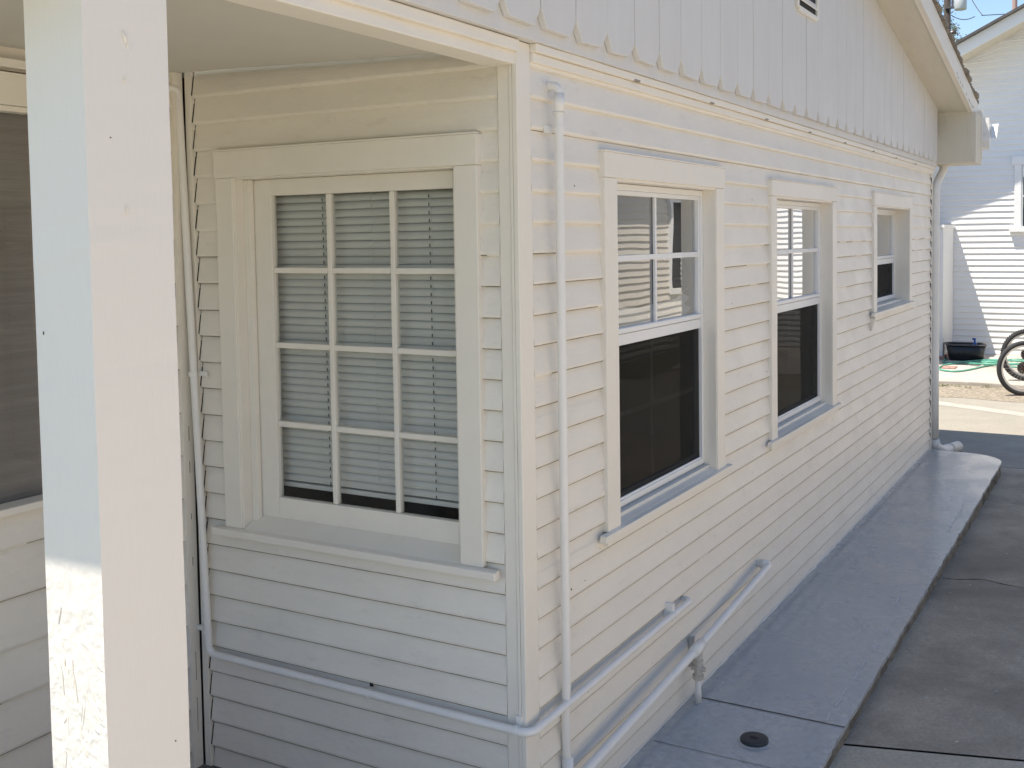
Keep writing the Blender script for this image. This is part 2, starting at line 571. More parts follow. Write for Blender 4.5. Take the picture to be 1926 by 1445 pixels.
# siding courses on a vertical plane.  axis 'x': wall runs along X and faces -Y ; axis 'y': wall runs along Y and faces -X
def siding(axis, base, a0, a1, z0, z1, pitch, zref, cuts=(), out=0.015, top=0.001, lap_shadow=0.0, rd=0.010, step=0.10, amp=0.0013, zmaxf=None, seed=0.0):
    mb = MB(); mb.mi = []
    sgn = -1

    def P(a, off, z):
        return (a, base + sgn * off, z) if axis == 'x' else (base + sgn * off, a, z)
    i = math.floor((z0 - zref) / pitch)
    while zref + i * pitch < z1:
        zb = zref + i * pitch; zt = zb + pitch
        br = sorted({max(zb, z0), min(zt, z1)} | {c for cut in cuts for c in (cut[2], cut[3]) if max(zb, z0) < c < min(zt, z1)})
        tilt = random.uniform(-0.0012, 0.0012)
        for r in range(len(br) - 1):
            lo, hi = br[r], br[r + 1]
            mid = (lo + hi) / 2
            segs = [(a0, a1)]
            for cut in cuts:
                if cut[2] < mid < cut[3]:
                    ns = []
                    for s in segs:
                        if cut[1] <= s[0] or cut[0] >= s[1]: ns.append(s); continue
                        if cut[0] > s[0]: ns.append((s[0], cut[0]))
                        if cut[1] < s[1]: ns.append((cut[1], s[1]))
                    segs = ns
            for (s0, s1) in segs:
                if s1 - s0 < 1e-4: continue
                k = max(1, int(round((s1 - s0) / step)))
                n = len(mb.v)
                real = abs(lo - zb) < 1e-6
                for j in range(k + 1):
                    a = s0 + (s1 - s0) * j / k
                    w1 = noise.noise(Vector((a * 5 + seed, i * 3.7, 0))) * amp
                    w2 = noise.noise(Vector((a * 3 + seed, i * 3.7, 9))) * amp

                    def off(z):
                        return top + (out - top) * (1 - (z - zb) / pitch) + w1
                    zl = lo + (w2 + tilt * 0.5 if real else 0)
                    zh = hi
                    if zmaxf:
                        zm = zmaxf(a); zl = min(zl, zm); zh = min(zh, zm)
                    if real:
                        mb.v += [P(a, -0.004, zl + 0.001), P(a, off(zb) - (0.0075 if lo > 1.85 else 0.0030), zl), P(a, off(zb) - (0.0022 if lo > 1.85 else 0.0012), zl + rd * 0.34), P(a, off(zb), zl + rd), P(a, off(hi), zh + 0.006)]
                    else:
                        mb.v += [P(a, -0.004, zl), P(a, off(lo) - 0.001, zl), P(a, off(lo) - 0.0005, zl), P(a, off(lo), zl), P(a, off(hi), zh)]
                for j in range(k):
                    am = s0 + (s1 - s0) * (j + .5) / k
                    lap_sh = lap_shadow and real and lo < 1.78 and noise.noise(Vector((am * 4 + seed, i * 5.1, 2))) + lap_shadow * min(1, (1.90 - lo) * 2.2) > 0.25  # lower laps get the painted shadow line on their bottom facets
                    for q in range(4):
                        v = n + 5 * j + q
                        mb.f.append((v, v + 1, v + 6, v + 5)); mb.mi.append(1 if lap_sh and q < 2 else 0)
                for e in (n, n + 5 * k):
                    mb.f.append((e, e + 1, e + 2, e + 3, e + 4)); mb.mi.append(0)
        i += 1
    return mb


# ------------------------------------------------------------------ ground and pavements
ZD = -0.12
g = MB(); g.quad((-400, -400, -0.16), (400, -400, -0.16), (400, 400, -0.16), (-400, 400, -0.16))
struct("ground", g, M_yard)


def sheet(name, x0, x1, y0, y1, z, m, kind="structure"):
    return struct(name, MB().box(x0, x1, y0, y1, z - 0.03, z), m)


def zg(x): return -0.06 - 0.06 * min(1, max(0, (x - 2.0) / 6.0))


def JX(y): return 1.268 + 0.285 * (-y - 0.6)


def apron(name, xa, xb, ya, yb, m, dz=0.0, nx=24):
    mb = MB()
    for i in range(nx):
        def X(t, y):
            a = xa(y) if callable(xa) else xa; b = xb(y) if callable(xb) else xb
            return a + (b - a) * t
        t0, t1 = i / nx, (i + 1) / nx
        P_ = [(X(t0, ya), ya), (X(t1, ya), ya), (X(t1, yb), yb), (X(t0, yb), yb)]
        mb.quad(*[(x, y, zg(x) + dz) for x, y in P_])
    return struct(name, mb, m)


apron("driveway", lambda y: JX(y) + 0.008, 6.72, -1.62, -0.02, M_drive)
apron("driveway", -9.0, lambda y: JX(y) - 0.008, -1.62, -0.02, M_drive2)
apron("driveway", -9.0, 2.4, -5.3, -1.64, M_bounce)  # out-of-view strip, paled to brighten the driveway wall
apron("driveway", 2.42, 6.72, -5.3, -1.64, M_drive)
apron("driveway", 6.735, 8.0, -5.3, -0.02, M_drive3)
apron("driveway_bed", -9.0, 8.2, -5.3, 0.0, M_crack, -0.012)
sheet("rear_pavement", 8.0, 10.55, -5.3, 9.0, ZD, M_sun)
sheet("rear_pavement", 6.9, 8.0, -0.02, 9.0, ZD, M_sun)
# stripe on the far pavement
st = MB()
st.quad((10.15, 0.9, ZD + 0.002), (9.0, -1.4, ZD + 0.002), (9.25, -1.4, ZD + 0.002), (10.4, 0.9, ZD + 0.002))
struct("pavement_stripe", st, M_stripe)
d = MB()
k = 60
for i in range(k):
    a = -4.2 + 13 * i / k; b = -4.2 + 13 * (i + 1) / k
    fa = lambda t: 10.55 + 0.0 * t
    n1 = noise.noise(Vector((a * 2, 0, 0))) * 0.12; n2 = noise.noise(Vector((b * 2, 0, 0))) * 0.12
    d.quad((10.5 + n1, a, ZD + 0.003), (11.6, a, ZD + 0.012), (11.6, b, ZD + 0.012), (10.5 + n2, b, ZD + 0.003))
struct("dirt_strip", d, M_rubble)
sw = MB().beam(11.55, 14.9, -4.2, 9, -0.16, -0.06, step=0.25, amp=0.012, axis=1)
struct("sidewalk", sw, M_walkc, bevel=0.012)


def crack(name, pts, wdt, z):
    mb = MB()
    P = []
    for i in range(len(pts) - 1):
        a, b = Vector(pts[i]), Vector(pts[i + 1])
        m = max(2, int((b - a).length / 0.03))
        for j in range(m):
            p = a.lerp(b, j / m)
            P.append(p + Vector((noise.noise(Vector((p.x * 8, p.y * 8, 1))) * 0.02, noise.noise(Vector((p.x * 8, p.y * 8, 5))) * 0.02)))
    for i in range(len(P) - 1):
        w1 = wdt * (0.5 + abs(noise.noise(Vector((P[i].x * 15, P[i].y * 15, 3)))) * 2)
        w2 = wdt * (0.5 + abs(noise.noise(Vector((P[i + 1].x * 15, P[i + 1].y * 15, 3)))) * 2)
        dd = (P[i + 1] - P[i]).normalized(); nn = Vector((-dd.y, dd.x))
        a, b = P[i], P[i + 1]
        mb.quad((a.x - nn.x * w1, a.y - nn.y * w1, z(a.x)), (a.x + nn.x * w1, a.y + nn.y * w1, z(a.x)), (b.x + nn.x * w2, b.y + nn.y * w2, z(b.x)), (b.x - nn.x * w2, b.y - nn.y * w2, z(b.x)))
    return struct(name, mb, M_crack)


crack("pavement_crack", [(3.45, -0.60), (3.52, -0.80), (3.47, -1.0), (3.5, -1.6)], 0.004, lambda x: zg(x) + 0.002)
crack("pavement_crack", [(5.4, -0.62), (5.5, -1.1), (5.45, -1.8)], 0.002, lambda x: zg(x) + 0.002)
crack("pavement_crack", [(2.3, -1.25), (2.7, -1.15), (3.1, -1.3), (3.6, -1.2)], 0.0015, lambda x: zg(x) + 0.002)

# painted walk along the wall, rounded far corner
edge = []
R_ = 0.33
edge.append((-4.0, 0.03)); edge.append((-4.0, -0.60))
n = 150
for i in range(n + 1):
    x = -4.0 + (6.36 + 4.0) * i / n
    edge.append((x, -0.598 + noise.noise(Vector((x * 6, 0, 0))) * 0.006 + noise.noise(Vector((x * 25, 3, 0))) * 0.004))
for i in range(1, 10):
    t = math.pi / 2 * i / 9
    edge.append((6.36 + 0.30 * math.sin(t), -0.30 - 0.30 * math.cos(t)))
edge.append((6.70, 0.03))
wk = MB()
wk.prism([(x, y, 0.0) for x, y in edge], (0, 0, -0.02))
walk = struct("walkway", wk, M_slab, bevel=0.006)
ed = MB()
for i in range(1, len(edge) - 1):
    (x0, y0), (x1, y1) = edge[i], edge[i + 1]
    m = 5
    for j in range(m):
        zt = -0.006 - j * 0.022; zb = zt - 0.022
        def q(x, y, z, jj):
            o = noise.noise(Vector((x * 22, y * 22, z * 30))) * 0.012 - 0.004
            cx, cy = (1, 0) if x > 6.36 and y > -0.3 else (0, -1)
            return (x + cx * o, y - abs(cy) * o + 0.0, z)
        ed.quad(q(x0, y0, zt, j), q(x1, y1, zt, j), q(x1, y1, zb, j), q(x0, y0, zb, j))
struct("walkway_edge", ed, M_edge)
jn = MB()
for (x, wd) in ((1.275, 0.0035), (0.86, 0.0012)):
    jn.quad((x - wd, -0.02, 0.002), (x - wd, -0.60, 0.002), (x + wd, -0.60, 0.002), (x + wd, -0.02, 0.002))
struct("walkway_joint", jn, M_crack)
sc = MB()
for (xa, xb, ya, wd) in ((1.30, 1.62, -0.525, 0.003), (2.05, 2.45, -0.535, 0.004), (2.55, 3.0, -0.50, 0.003), (3.3, 3.6, -0.50, 0.003), (4.1, 4.9, -0.53, 0.004), (1.7, 1.98, -0.53, 0.003)):
    m = 24
    for i in range(m):
        x0 = xa + (xb - xa) * i / m; x1 = xa + (xb - xa) * (i + 1) / m
        o0 = noise.noise(Vector((x0 * 9, 2, 0))) * 0.01; o1 = noise.noise(Vector((x1 * 9, 2, 0))) * 0.01
        if noise.noise(Vector((x0 * 14, 8, 0))) > 0.05: continue
        sc.quad((x0, ya + o0 - wd, 0.002), (x1, ya + o1 - wd, 0.002), (x1, ya + o1 + wd, 0.002), (x0, ya + o0 + wd, 0.002))
struct("walkway_scuffs", sc, M_scuff)
struct("porch_floor", MB().box(-1.75, 0.02, 0.03, 1.34, -0.10, -0.005), mat("porch floor paint", (0.13, 0.125, 0.115), 0.6))

# litter flakes on the driveway
fl = MB()
for i in range(70):
    x = random.uniform(1.0, 6.5); y = random.uniform(-1.6, -0.63); s = random.uniform(0.003, 0.012); a = random.uniform(0, 3.14)
    c, s2 = math.cos(a) * s, math.sin(a) * s
    z = zg(x) + 0.004
    fl.quad((x - c, y - s2, z), (x + s2 * .5, y - c * .5, z + 0.003), (x + c, y + s2, z), (x - s2 * .5, y + c * .5, z + 0.002))
tag(fl.build("debris", mat("paint flake", (0.5, 0.48, 0.42), 0.8)), "scattered pale paint flakes and bits of leaf on the shaded driveway", "debris", kind="stuff")

# ------------------------------------------------------------------ the house
house = thing("house", "nearest house, white lap siding with scalloped gable boards, painted pipes and a corner porch", "house")
PIT = 0.0889
ZR = 0.066
XF = 6.84                                  # far corner
W = {   # opening x0,x1,z0,z1, outer casing x0,x1,z0,z1
    'a': (0.625, 1.570, 0.835, 1.995, 0.530, 1.660, 0.835, 2.078),
    'b': (2.400, 3.462, 0.828, 1.985, 2.315, 3.552, 0.828, 2.062),
    'c': (4.625, 5.775, 1.285, 1.985, 4.530, 5.855, 1.285, 2.070),
}
cuts = [(q[4] + 0.02, q[5] - 0.02, q[2] - 0.01, q[7] - 0.02) for q in W.values()]
sd = siding('x', 0.0145, 0.079, XF - 0.06, -0.02, 2.30, PIT, ZR, cuts, out=0.015, seed=1, lap_shadow=0.8, step=0.05)
nh = MB()
for i in range(34):
    x = random.uniform(0.1, 4.5); z = random.choice([ZR + PIT * q for q in range(0, 22)]) + random.uniform(0.014, 0.03)
    if any(q[4] - .02 < x < q[5] + .02 and q[2] - .06 < z < q[7] + .02 for q in W.values()): continue
    r = random.uniform(0.0008, 0.0018)
    nh.box(x - r, x + r, 0.0008, 0.006, z - r * 1.4, z + r * 1.4)
gp = MB(); i = 0
while ZR + i * PIT < 2.25:
    z = ZR + i * PIT
    gp.box(XF - 0.0615, XF - 0.0555, -0.0015, 0.012, z + 0.006, z + PIT * random.uniform(0.5, 0.8)); i += 1
sd.build("siding", M_siding, house, label="white lap siding along the driveway", extra=[(MB(), M_lapshadow), (nh, M_crack), (gp, M_black)])
# the structural wall behind (interior side) with openings
wl = MB()
xs = [0.0, W['a'][0], W['a'][1], W['b'][0], W['b'][1], W['c'][0], W['c'][1], XF]
for i in range(0, 8, 2):
    wl.box(xs[i] + (0.02 if i == 0 else 0), xs[i + 1], 0.018, 0.14, -0.1, 2.36)
for q in W.values():
    wl.box(q[0], q[1], 0.018, 0.14, -0.1, q[2]); wl.box(q[0], q[1], 0.018, 0.14, q[3], 2.36)
# porch side wall opening (window one)
LW = (0.209, 1.078, 0.85, 2.012, 0.130, 1.152, 0.85, 2.100)
wl.box(0.02, 0.14, 0.141, LW[0], -0.1, 2.36); wl.box(0.02, 0.14, LW[1], 1.34, -0.1, 2.36)
wl.box(0.02, 0.14, LW[0], LW[1], -0.1, LW[2]); wl.box(0.02, 0.14, LW[0], LW[1], LW[3], 2.36)
# remaining walls, inner floor and ceiling: closes the dark rooms
wl.box(XF - 0.12, XF - 0.01, 0.15, 7.9, -0.1, 2.36)
wl.box(-1.5, XF, 7.9, 8.0, -0.1, 2.36)
wl.box(0.15, XF - 0.13, 0.15, 7.9, 2.30, 2.35)
wl.box(0.15, XF - 0.13, 0.15, 7.9, 0.1, 0.15)
wl.box(2.0, 2.05, 0.15, 4.0, 0.15, 2.3); wl.box(4.0, 4.05, 0.15, 4.0, 0.15, 2.3); wl.box(0.15, XF - 0.13, 3.9, 3.95, 0.15, 2.3)
wl.build("inner_wall", M_room, house)

# corner boards
cb = MB()
cb.beam(0.0, 0.078, 0.0, 0.016, -0.02, 2.351, 0.08, 0.0012, 2, 3)
cb.build("corner_board", M_trim, house, bevel=0.0025)
cb = MB()
cb.beam(0.0045, 0.02, 0.0285, 0.066, -0.02, 2.30, 0.08, 0.001, 2, 5)
cb.beam(0.0015, 0.02, 0.0170, 0.0275, -0.02, 2.30, 0.08, 0.0008, 2, 6)
cb.build("corner_board", M_trim, house, bevel=0.0025)
cb = MB().beam(XF - 0.055, XF + 0.012, 0.0, 0.016, -0.05, 2.30, 0.1, 0.001, 2, 8)
cb.build("corner_board", M_trim, house, bevel=0.002)
# porch side wall siding (faces -X) and inner corner trim
lcuts = [(LW[4] + 0.02, LW[5] - 0.02, LW[2] - 0.01, LW[7] - 0.02)]
sl_ = siding('y', 0.018, 0.067, 1.262, -0.02, 2.375, PIT, ZR - 0.003, lcuts, out=0.015, seed=40, lap_shadow=0.95, step=0.05)
gp = MB(); i = 0
while ZR + i * PIT < 2.35:
    z = ZR + i * PIT
    gp.prism([(0.001, 1.2637, z + 0.006), (0.001, 1.2655, z + 0.006), (0.012, 1.2655, z + 0.07), (0.012, 1.2640, z + PIT * random.uniform(0.5, 0.85))], (0.006, 0, 0)); i += 1
gp.box(0.0016, 0.004, 0.553, 0.566, 0.412, 0.423)
sl_.build("porch_siding", M_siding, house, label="white lap siding of the shaded porch side wall", extra=[(MB(), M_lapshadow), (gp, M_black)])
MB().beam(-0.002, 0.017, 1.266, 1.292, -0.02, 2.375, 0.1, 0.0008, 2, 12).build("inner_corner_trim", M_trim, house, bevel=0.0015)
cr = MB()
for (z, h) in ((1.13, .05), (1.02, .04), (.86, .02), (.70, .03), (.30, .1), (.12, .12)):
    cr.box(-0.0235, -0.0225, 1.2985, 1.301, z, z + h)
MB().beam(-0.045, -0.003, 1.300, 1.318, -0.02, 2.375, 0.1, 0.001, 2, 15).build("inner_corner_trim", M_trim, house, bevel=0.0015, extra=[(cr, M_crack)])
# porch back wall (faces -Y) at y = 1.32: low siding, wide dark window above
bw = siding('x', 1.325, -1.70, -0.045, -0.02, 2.37, 0.147, 0.05, [(-1.55, -0.5, 1.045, 2.30)], out=0.016, seed=77, amp=0.002, lap_shadow=0.6)
bw.build("porch_back_siding", M_siding, house, extra=[(MB(), M_lapshadow)])
pw = MB(); pw.box(-1.72, -1.45, 1.332, 1.45, -0.1, 2.37); pw.box(-0.495, 0.018, 1.332, 1.45, -0.1, 2.37)
pw.box(-1.45, -0.55, 1.332, 1.45, -0.1, 1.05); pw.box(-1.45, -0.55, 1.332, 1.45, 2.19, 2.37); pw.box(-1.72, 0.14, 1.90, 1.98, -0.1, 2.37)
pw.box(-1.72, -1.64, 1.45, 1.9, -0.1, 2.37)
pw.build("porch_back_wall", M_room, house)
# front wall of that room, facing the yard
siding('y', -1.725, 1.32, 7.9, -0.05, 2.37, 0.12, 0.0, [], out=0.016, seed=31).build("front_siding", M_siding, house)
MB().box(-1.72, -1.65, 1.985, 7.9, -0.1, 2.36).build("front_wall", M_room, house)
bwin = MB()
bwin.beam(-1.60, -0.47, 1.288, 1.330, 2.200, 2.292, 0.2, 0.001, 0, 2)
bwin.beam(-1.60, -0.47, 1.282, 1.330, 2.305, 2.330, 0.2, 0.001, 0, 4)
bwin.beam(-0.52, -0.45, 1.290, 1.330, 1.066, 2.198, 0.2, 0.001, 2, 4)
bwin.beam(-1.60, -1.50, 1.290, 1.330, 1.066, 2.198, 0.2, 0.001, 2, 4)
bwo = bwin.build("porch_window", M_trim, house, bevel=0.002, label="wide window on the porch back wall, mostly behind the post")
MB().box(-1.499, -0.561, 1.300, 1.345, 2.183, 2.199).build("lintel_trim", M_trim, bwo, bevel=0.002)
MB().box(-1.62, -0.46, 1.270, 1.345, 1.036, 1.058).build("sill", M_trim, bwo, bevel=0.003)
MB().quad((-1.5, 1.345, 1.05), (-0.55, 1.345, 1.05), (-0.55, 1.345, 2.19), (-1.5, 1.345, 2.19)).build("pane", M_glass, bwo)
shade = MB(); k = 60
for i in range(k):
    z0 = 1.052 + (2.19 - 1.052) * i / k; z1 = 1.052 + (2.19 - 1.052) * (i + 1) / k
    shade.quad((-1.5, 1.360, z0), (-0.50, 1.360, z0), (-0.50, 1.3606, z1 - 0.002), (-1.5, 1.3606, z1 - 0.002))
    shade.quad((-1.5, 1.3606, z1 - 0.002), (-0.50, 1.3606, z1 - 0.002), (-0.50, 1.360, z1), (-1.5, 1.360, z1))
tag(shade.build("roller_shade", M_shade), "brown grey ribbed shade inside the porch back window left of the post", "shade")

MB().beam(-1.395, -1.30, 0.16, 1.30, -0.01, 0.58, 0.2, 0.001, 1).build("porch_light_blocker", M_siding, house, bevel=0.003)  # unseen low wall, added to block yard light from the porch wall
# porch ceiling, beam, post
cl = MB(); k = 12
for i in range(k):
    for j in range(8):
        xa = -1.72 + 1.70 * i / k; xb = -1.72 + 1.70 * (i + 1) / k
        ya = 0.09 + 1.235 * j / 8; yb = 0.09 + 1.235 * (j + 1) / 8
        zz = lambda x, y: 2.327 + 0.040 * (y / 1.27) + noise.noise(Vector((x * 1.4, y * 1.4, 0))) * 0.004
        cl.quad((xa, ya, zz(xa, ya)), (xb, ya, zz(xb, ya)), (xb, yb, zz(xb, yb)), (xa, yb, zz(xa, yb)))
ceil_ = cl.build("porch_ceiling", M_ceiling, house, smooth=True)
MB().beam(-1.74, 0.0035, 0.004, 0.092, 2.285, 2.345, 0.12, 0.0015, 0, 7).build("porch_beam", M_trim, house, bevel=0.003)
MB().beam(-1.74, -1.64, 0.093, 1.32, 2.285, 2.345, 0.2, 0.0015, 1, 7).build("porch_beam", M_trim, house, bevel=0.003)
mo = MB().beam(-1.74, 0.0, -0.012, 0.003, 2.318, 2.350, 0.12, 0.001, 0, 9)
mo.beam(0.079, XF + 0.01, -0.010, 0.013, 2.300, 2.327, 0.12, 0.0016, 0, 19)
mo.beam(0.079, XF + 0.01, -0.022, 0.013, 2.3275, 2.352, 0.12, 0.0012, 0, 29)
vs = MB()
for x in (0.772, 1.499, 2.216, 2.95, 3.709, 4.467, 5.198, 5.944):
    vs.box(x - 0.024, x + 0.024, -0.0232, -0.012, 2.3265, 2.3345)
mo.build("cornice_moulding", M_trim, house, bevel=0.003, extra=[(vs, mat("slot paint", (0.30, 0.27, 0.23), 0.7))])
po = MB()
po.beam(-1.398, -1.222, 0.0, 0.1465, -0.01, 2.2845, 0.03, 0.0007, 2, 51, chip=0.0009)
pf = MB()
for i in range(60):
    z = random.uniform(0.62, 1.2); y = random.uniform(0.012, 0.12); a = random.gauss(0, 0.3) + (0.8 if y < .045 else 0)
    L_ = random.uniform(0.006, 0.03); t = random.uniform(0.0006, 0.0016)
    dy, dz = math.sin(a) * L_, math.cos(a) * L_
    if not (0.006 < y + dy < 0.14 and 0.006 < y - dy < 0.14): continue
    wv = random.uniform(0.0007, 0.0018)
    pf.prism([(-1.3970, y - dy - wv, z - dz), (-1.3970, y - dy * .3 + wv, z - dz * .6), (-1.3970, y + dy + wv * .6, z + dz), (-1.3970, y + dy * .4 - wv * 1.3, z + dz * .5)], (-t - .001, 0, 0))
pn = MB()
for (x, z, r) in ((-1.35, 1.98, .0009), (-1.255, 0.90, .0010)):
    pn.box(x - r, x + r, -0.0016, 0.001, z - r, z + r)
for (y, z, r) in ((0.126, 1.65, .0007),):
    pn.box(-1.3995, -1.397, y - r, y + r, z - r * 4, z + r * 4)
dr = MB()
for (x, z, q_) in ((-1.315, 2.152, .010), (-1.318, 2.08, .006), (-1.322, 1.86, .007), (-1.323, 1.855, .005), (-1.31, 2.14, .006)):
    dr.tube([(x - q_ * .3, -0.0005, z + q_), (x, -0.002, z), (x + q_ * .2, -0.0005, z - q_)], [q_ * .2, q_ * .34, q_ * .2], 8)
po.build("porch_post", M_post, house, bevel=0.003, label="thick white porch post, scraped and lumpy near its foot", extra=[(pf, M_trim), (pn, M_crack), (dr, M_trim)])

# fascia and gable
RX = 2.765                                     # ridge
SL = 0.19
def soff(x): return 2.785 + SL * (6.93 - (x if x > RX else 2 * RX - x))
XE, XN = 7.22, 2 * RX - 7.22
MB().beam(XN + 0.05, XF + 0.015, -0.030, 0.004, 2.3525, 2.60, 0.1, 0.0012, 0, 23).build("fascia_board", M_vert, house, bevel=0.002)
cusps = [-1.60, -1.39, -1.18, -0.975, -0.77, -0.565, -0.36, -0.155, 0.054, 0.265, 0.479, 0.689, 0.896, 1.095, 1.305, 1.513, 1.721, 1.930, 2.145, 2.360]
while cusps[-1] < XF - 0.12: cusps.append(cusps[-1] + random.uniform(0.203, 0.214))
gb = MB()
for i in range(len(cusps) - 1):
    a, b = cusps[i], cusps[i + 1]
    zt0 = soff(a) - 0.002; zt1 = soff(b) - 0.002
    nh = 0.050 + random.uniform(-0.006, 0.006); e = random.uniform(-0.004, 0.004)
    cw = 0.036 + random.uniform(-0.004, 0.006)
    yo = -0.052 + random.uniform(-0.0014, 0.0014)
    g_ = 0.0018
    poly = [(a + g_, yo, 2.388 + nh), (a + cw, yo, 2.388 + e), (b - cw, yo, 2.388 - e * .5), (b - g_, yo, 2.388 + nh)]
    if a < RX < b: poly += [(b - g_, yo, soff(b) - .002), (RX, yo, soff(RX) - .002), (a + g_, yo, soff(a) - .002)]
    else: poly += [(b - g_, yo, zt1), (a + g_, yo, zt0)]
    if 2.52 < (a + b) / 2 < 3.0:
        pass
    gb.prism(poly, (0, 0.021 - (yo + 0.052), 0))
gbo = gb.build("gable_boards", M_vert, house, bevel=0.0022, label="vertical gable boards with notched scalloped lower ends")
# shallow groove battens: hairline dark seams
gv = MB().box(-1.3, XF - 0.05, -0.030, 0.0, 2.60, 2.63)
gpoly = [(XN + 0.3, -0.028, 2.60), (XF, -0.028, 2.60), (XF, -0.028, soff(XF) - .01), (RX, -0.028, soff(RX) - .01), (XN + 0.3, -0.028, soff(XN + .3) - .01)]
MB().prism(gpoly, (0, 0.04, 0)).build("gable_sheathing", M_crack, house)
# louvre vent in the gable
vf = MB()
vf.beam(2.57, 2.60, -0.066, -0.050, 2.90, 3.30, .2, .0005, 2); vf.beam(2.93, 2.96, -0.066, -0.050, 2.90, 3.30, .2, .0005, 2)
vf.box(2.60, 2.93, -0.066, -0.050, 2.885, 2.912); vf.box(2.60, 2.93, -0.066, -0.050, 3.285, 3.30)
vfo = vf.build("gable_vent", M_trim, house, bevel=0.002)
MB().box(2.60, 2.93, -0.0545, -0.0530, 2.912, 3.285).build("vent_opening", M_black, vfo)
lv = MB()
for i in range(5):
    z = 2.945 + i * 0.075
    lv.prism([(2.60, -0.066, z), (2.60, -0.064, z - 0.004), (2.60, -0.0550, z + 0.022), (2.60, -0.0550, z + 0.030)], (0.33, 0, 0))
lv.build("louvre", M_trim, vfo)

# roof: soffit, rake boards, deck, shingles
OV = -0.280
rf = MB()
for (xa, xb) in ((XN, RX), (RX, XE)):
    rf.quad((xa, OV + .01, soff(xa)), (xb, OV + .01, soff(xb)), (xb, 0.03, soff(xb)), (xa, 0.03, soff(xa)))
rf.build("rake_soffit", M_soffit, house)
rk = MB()
for (xa, xb) in ((XN, RX), (RX, XE + 0.04)):
    k = 30
    for (y0, y1, za, zb, sd_) in ((OV - 0.020, OV + 0.009, -0.010, 0.172, 1), (OV - 0.030, OV - 0.0205, -0.014, 0.008, 2)):
        n = len(rk.v)
        for i in range(k + 1):
            x = xa + (xb - xa) * i / k; z = soff(x) + noise.noise(Vector((x * 3, sd_, 0))) * 0.003
            rk.v += [(x, y0, z + za), (x, y1, z + za), (x, y1, z + zb), (x, y0, z + zb)]
        for i in range(k):
            for j in range(4):
                a = n + 4 * i + j; b = n + 4 * i + (j + 1) % 4
                rk.f.append((a, b, b + 4, a + 4))
        rk.f.append((n, n + 1, n + 2, n + 3)); e = n + 4 * k; rk.f.append((e, e + 1, e + 2, e + 3))
pe = MB()
for i in range(60):                              # peeled patches at the low end of the rake
    x = random.uniform(6.0, 7.2); s = random.uniform(0.008, 0.03)
    z = soff(x) + 0.012 + abs(random.gauss(0, 0.020))
    pe.prism([(x - s, OV - 0.0205, z - s * .2), (x, OV - 0.0205, z - s * .4), (x + s, OV - 0.0205, z), (x + s * .2, OV - 0.0205, z + s * .5)], (0, -0.001, 0))
rk.build("rake_board", M_trim, house, bevel=0.002, extra=[(pe, M_weath)])
dk = MB()
for (xa, xb) in ((XN, RX), (RX, XE)):
    dk.prism([(xa, OV + .009, soff(xa) + 0.10), (xb, OV + .009, soff(xb) + 0.10), (xb, OV + .009, soff(xb) + 0.166), (xa, OV + .009, soff(xa) + 0.166)], (0, 8.6, 0))
dk.build("roof_deck", M_soffit, house)
sh = MB()
for side in (1, -1):
    L_ = 0.150; total = (XE + 0.05 - RX)
    kk = int(total / L_) + 1
    for i in range(kk):
        d0 = total - i * L_; d1 = max(d0 - L_ - 0.03, 0)
        x0 = RX + side * d0; x1 = RX + side * d1
        z0 = soff(x0) + 0.174; z1 = soff(x1) + 0.174
        jy = random.uniform(-0.018, 0.006); jt = random.uniform(0.026, 0.044)
        yA = OV - 0.030 + jy
        poly = [(x0, yA, z0), (x0, yA, z0 + jt), (x1, yA, z1 + 0.012), (x1, yA, z1)]
        sh.prism(poly, (0, 8.6, 0))
sh.box(RX - 0.12, RX + 0.12, OV - 0.04, 8.3, soff(RX) + 0.17, soff(RX) + 0.22)
sh.build("shingles", M_shingle, house, bevel=0.004, seg=1)
# front eave fascia of the porch roof
MB().box(XN - 0.02, XN, OV, 8.2, soff(XN) - 0.02, soff(XN) + 0.16).build("eave_board", M_trim, house)
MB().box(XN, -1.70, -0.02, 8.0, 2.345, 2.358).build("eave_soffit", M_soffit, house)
# boxed eave at the far end
bx = MB()
bx.prism([(XF + 0.015, 0.012, 2.378), (XF + 0.015, OV - 0.054, 2.378), (XF + 0.015, OV - 0.054, soff(XF) - .013), (XF + 0.015, OV + 0.005, soff(XF) - .013), (XF + 0.015, OV + 0.005, soff(XF) - .002), (XF + 0.015, 0.012, soff(XF) - .002)], (0.37, 0, -0.004))
bx.build("eave_box", M_soffit, house, bevel=0.002)
MB().box(XF + 0.012, 7.22, 0.013, 8.0, 2.378, 2.40).build("eave_soffit", M_soffit, house)
MB().box(7.222, 7.245, OV - 0.06, 8.2, 2.42, 2.84).build("eave_board", M_trim, house)
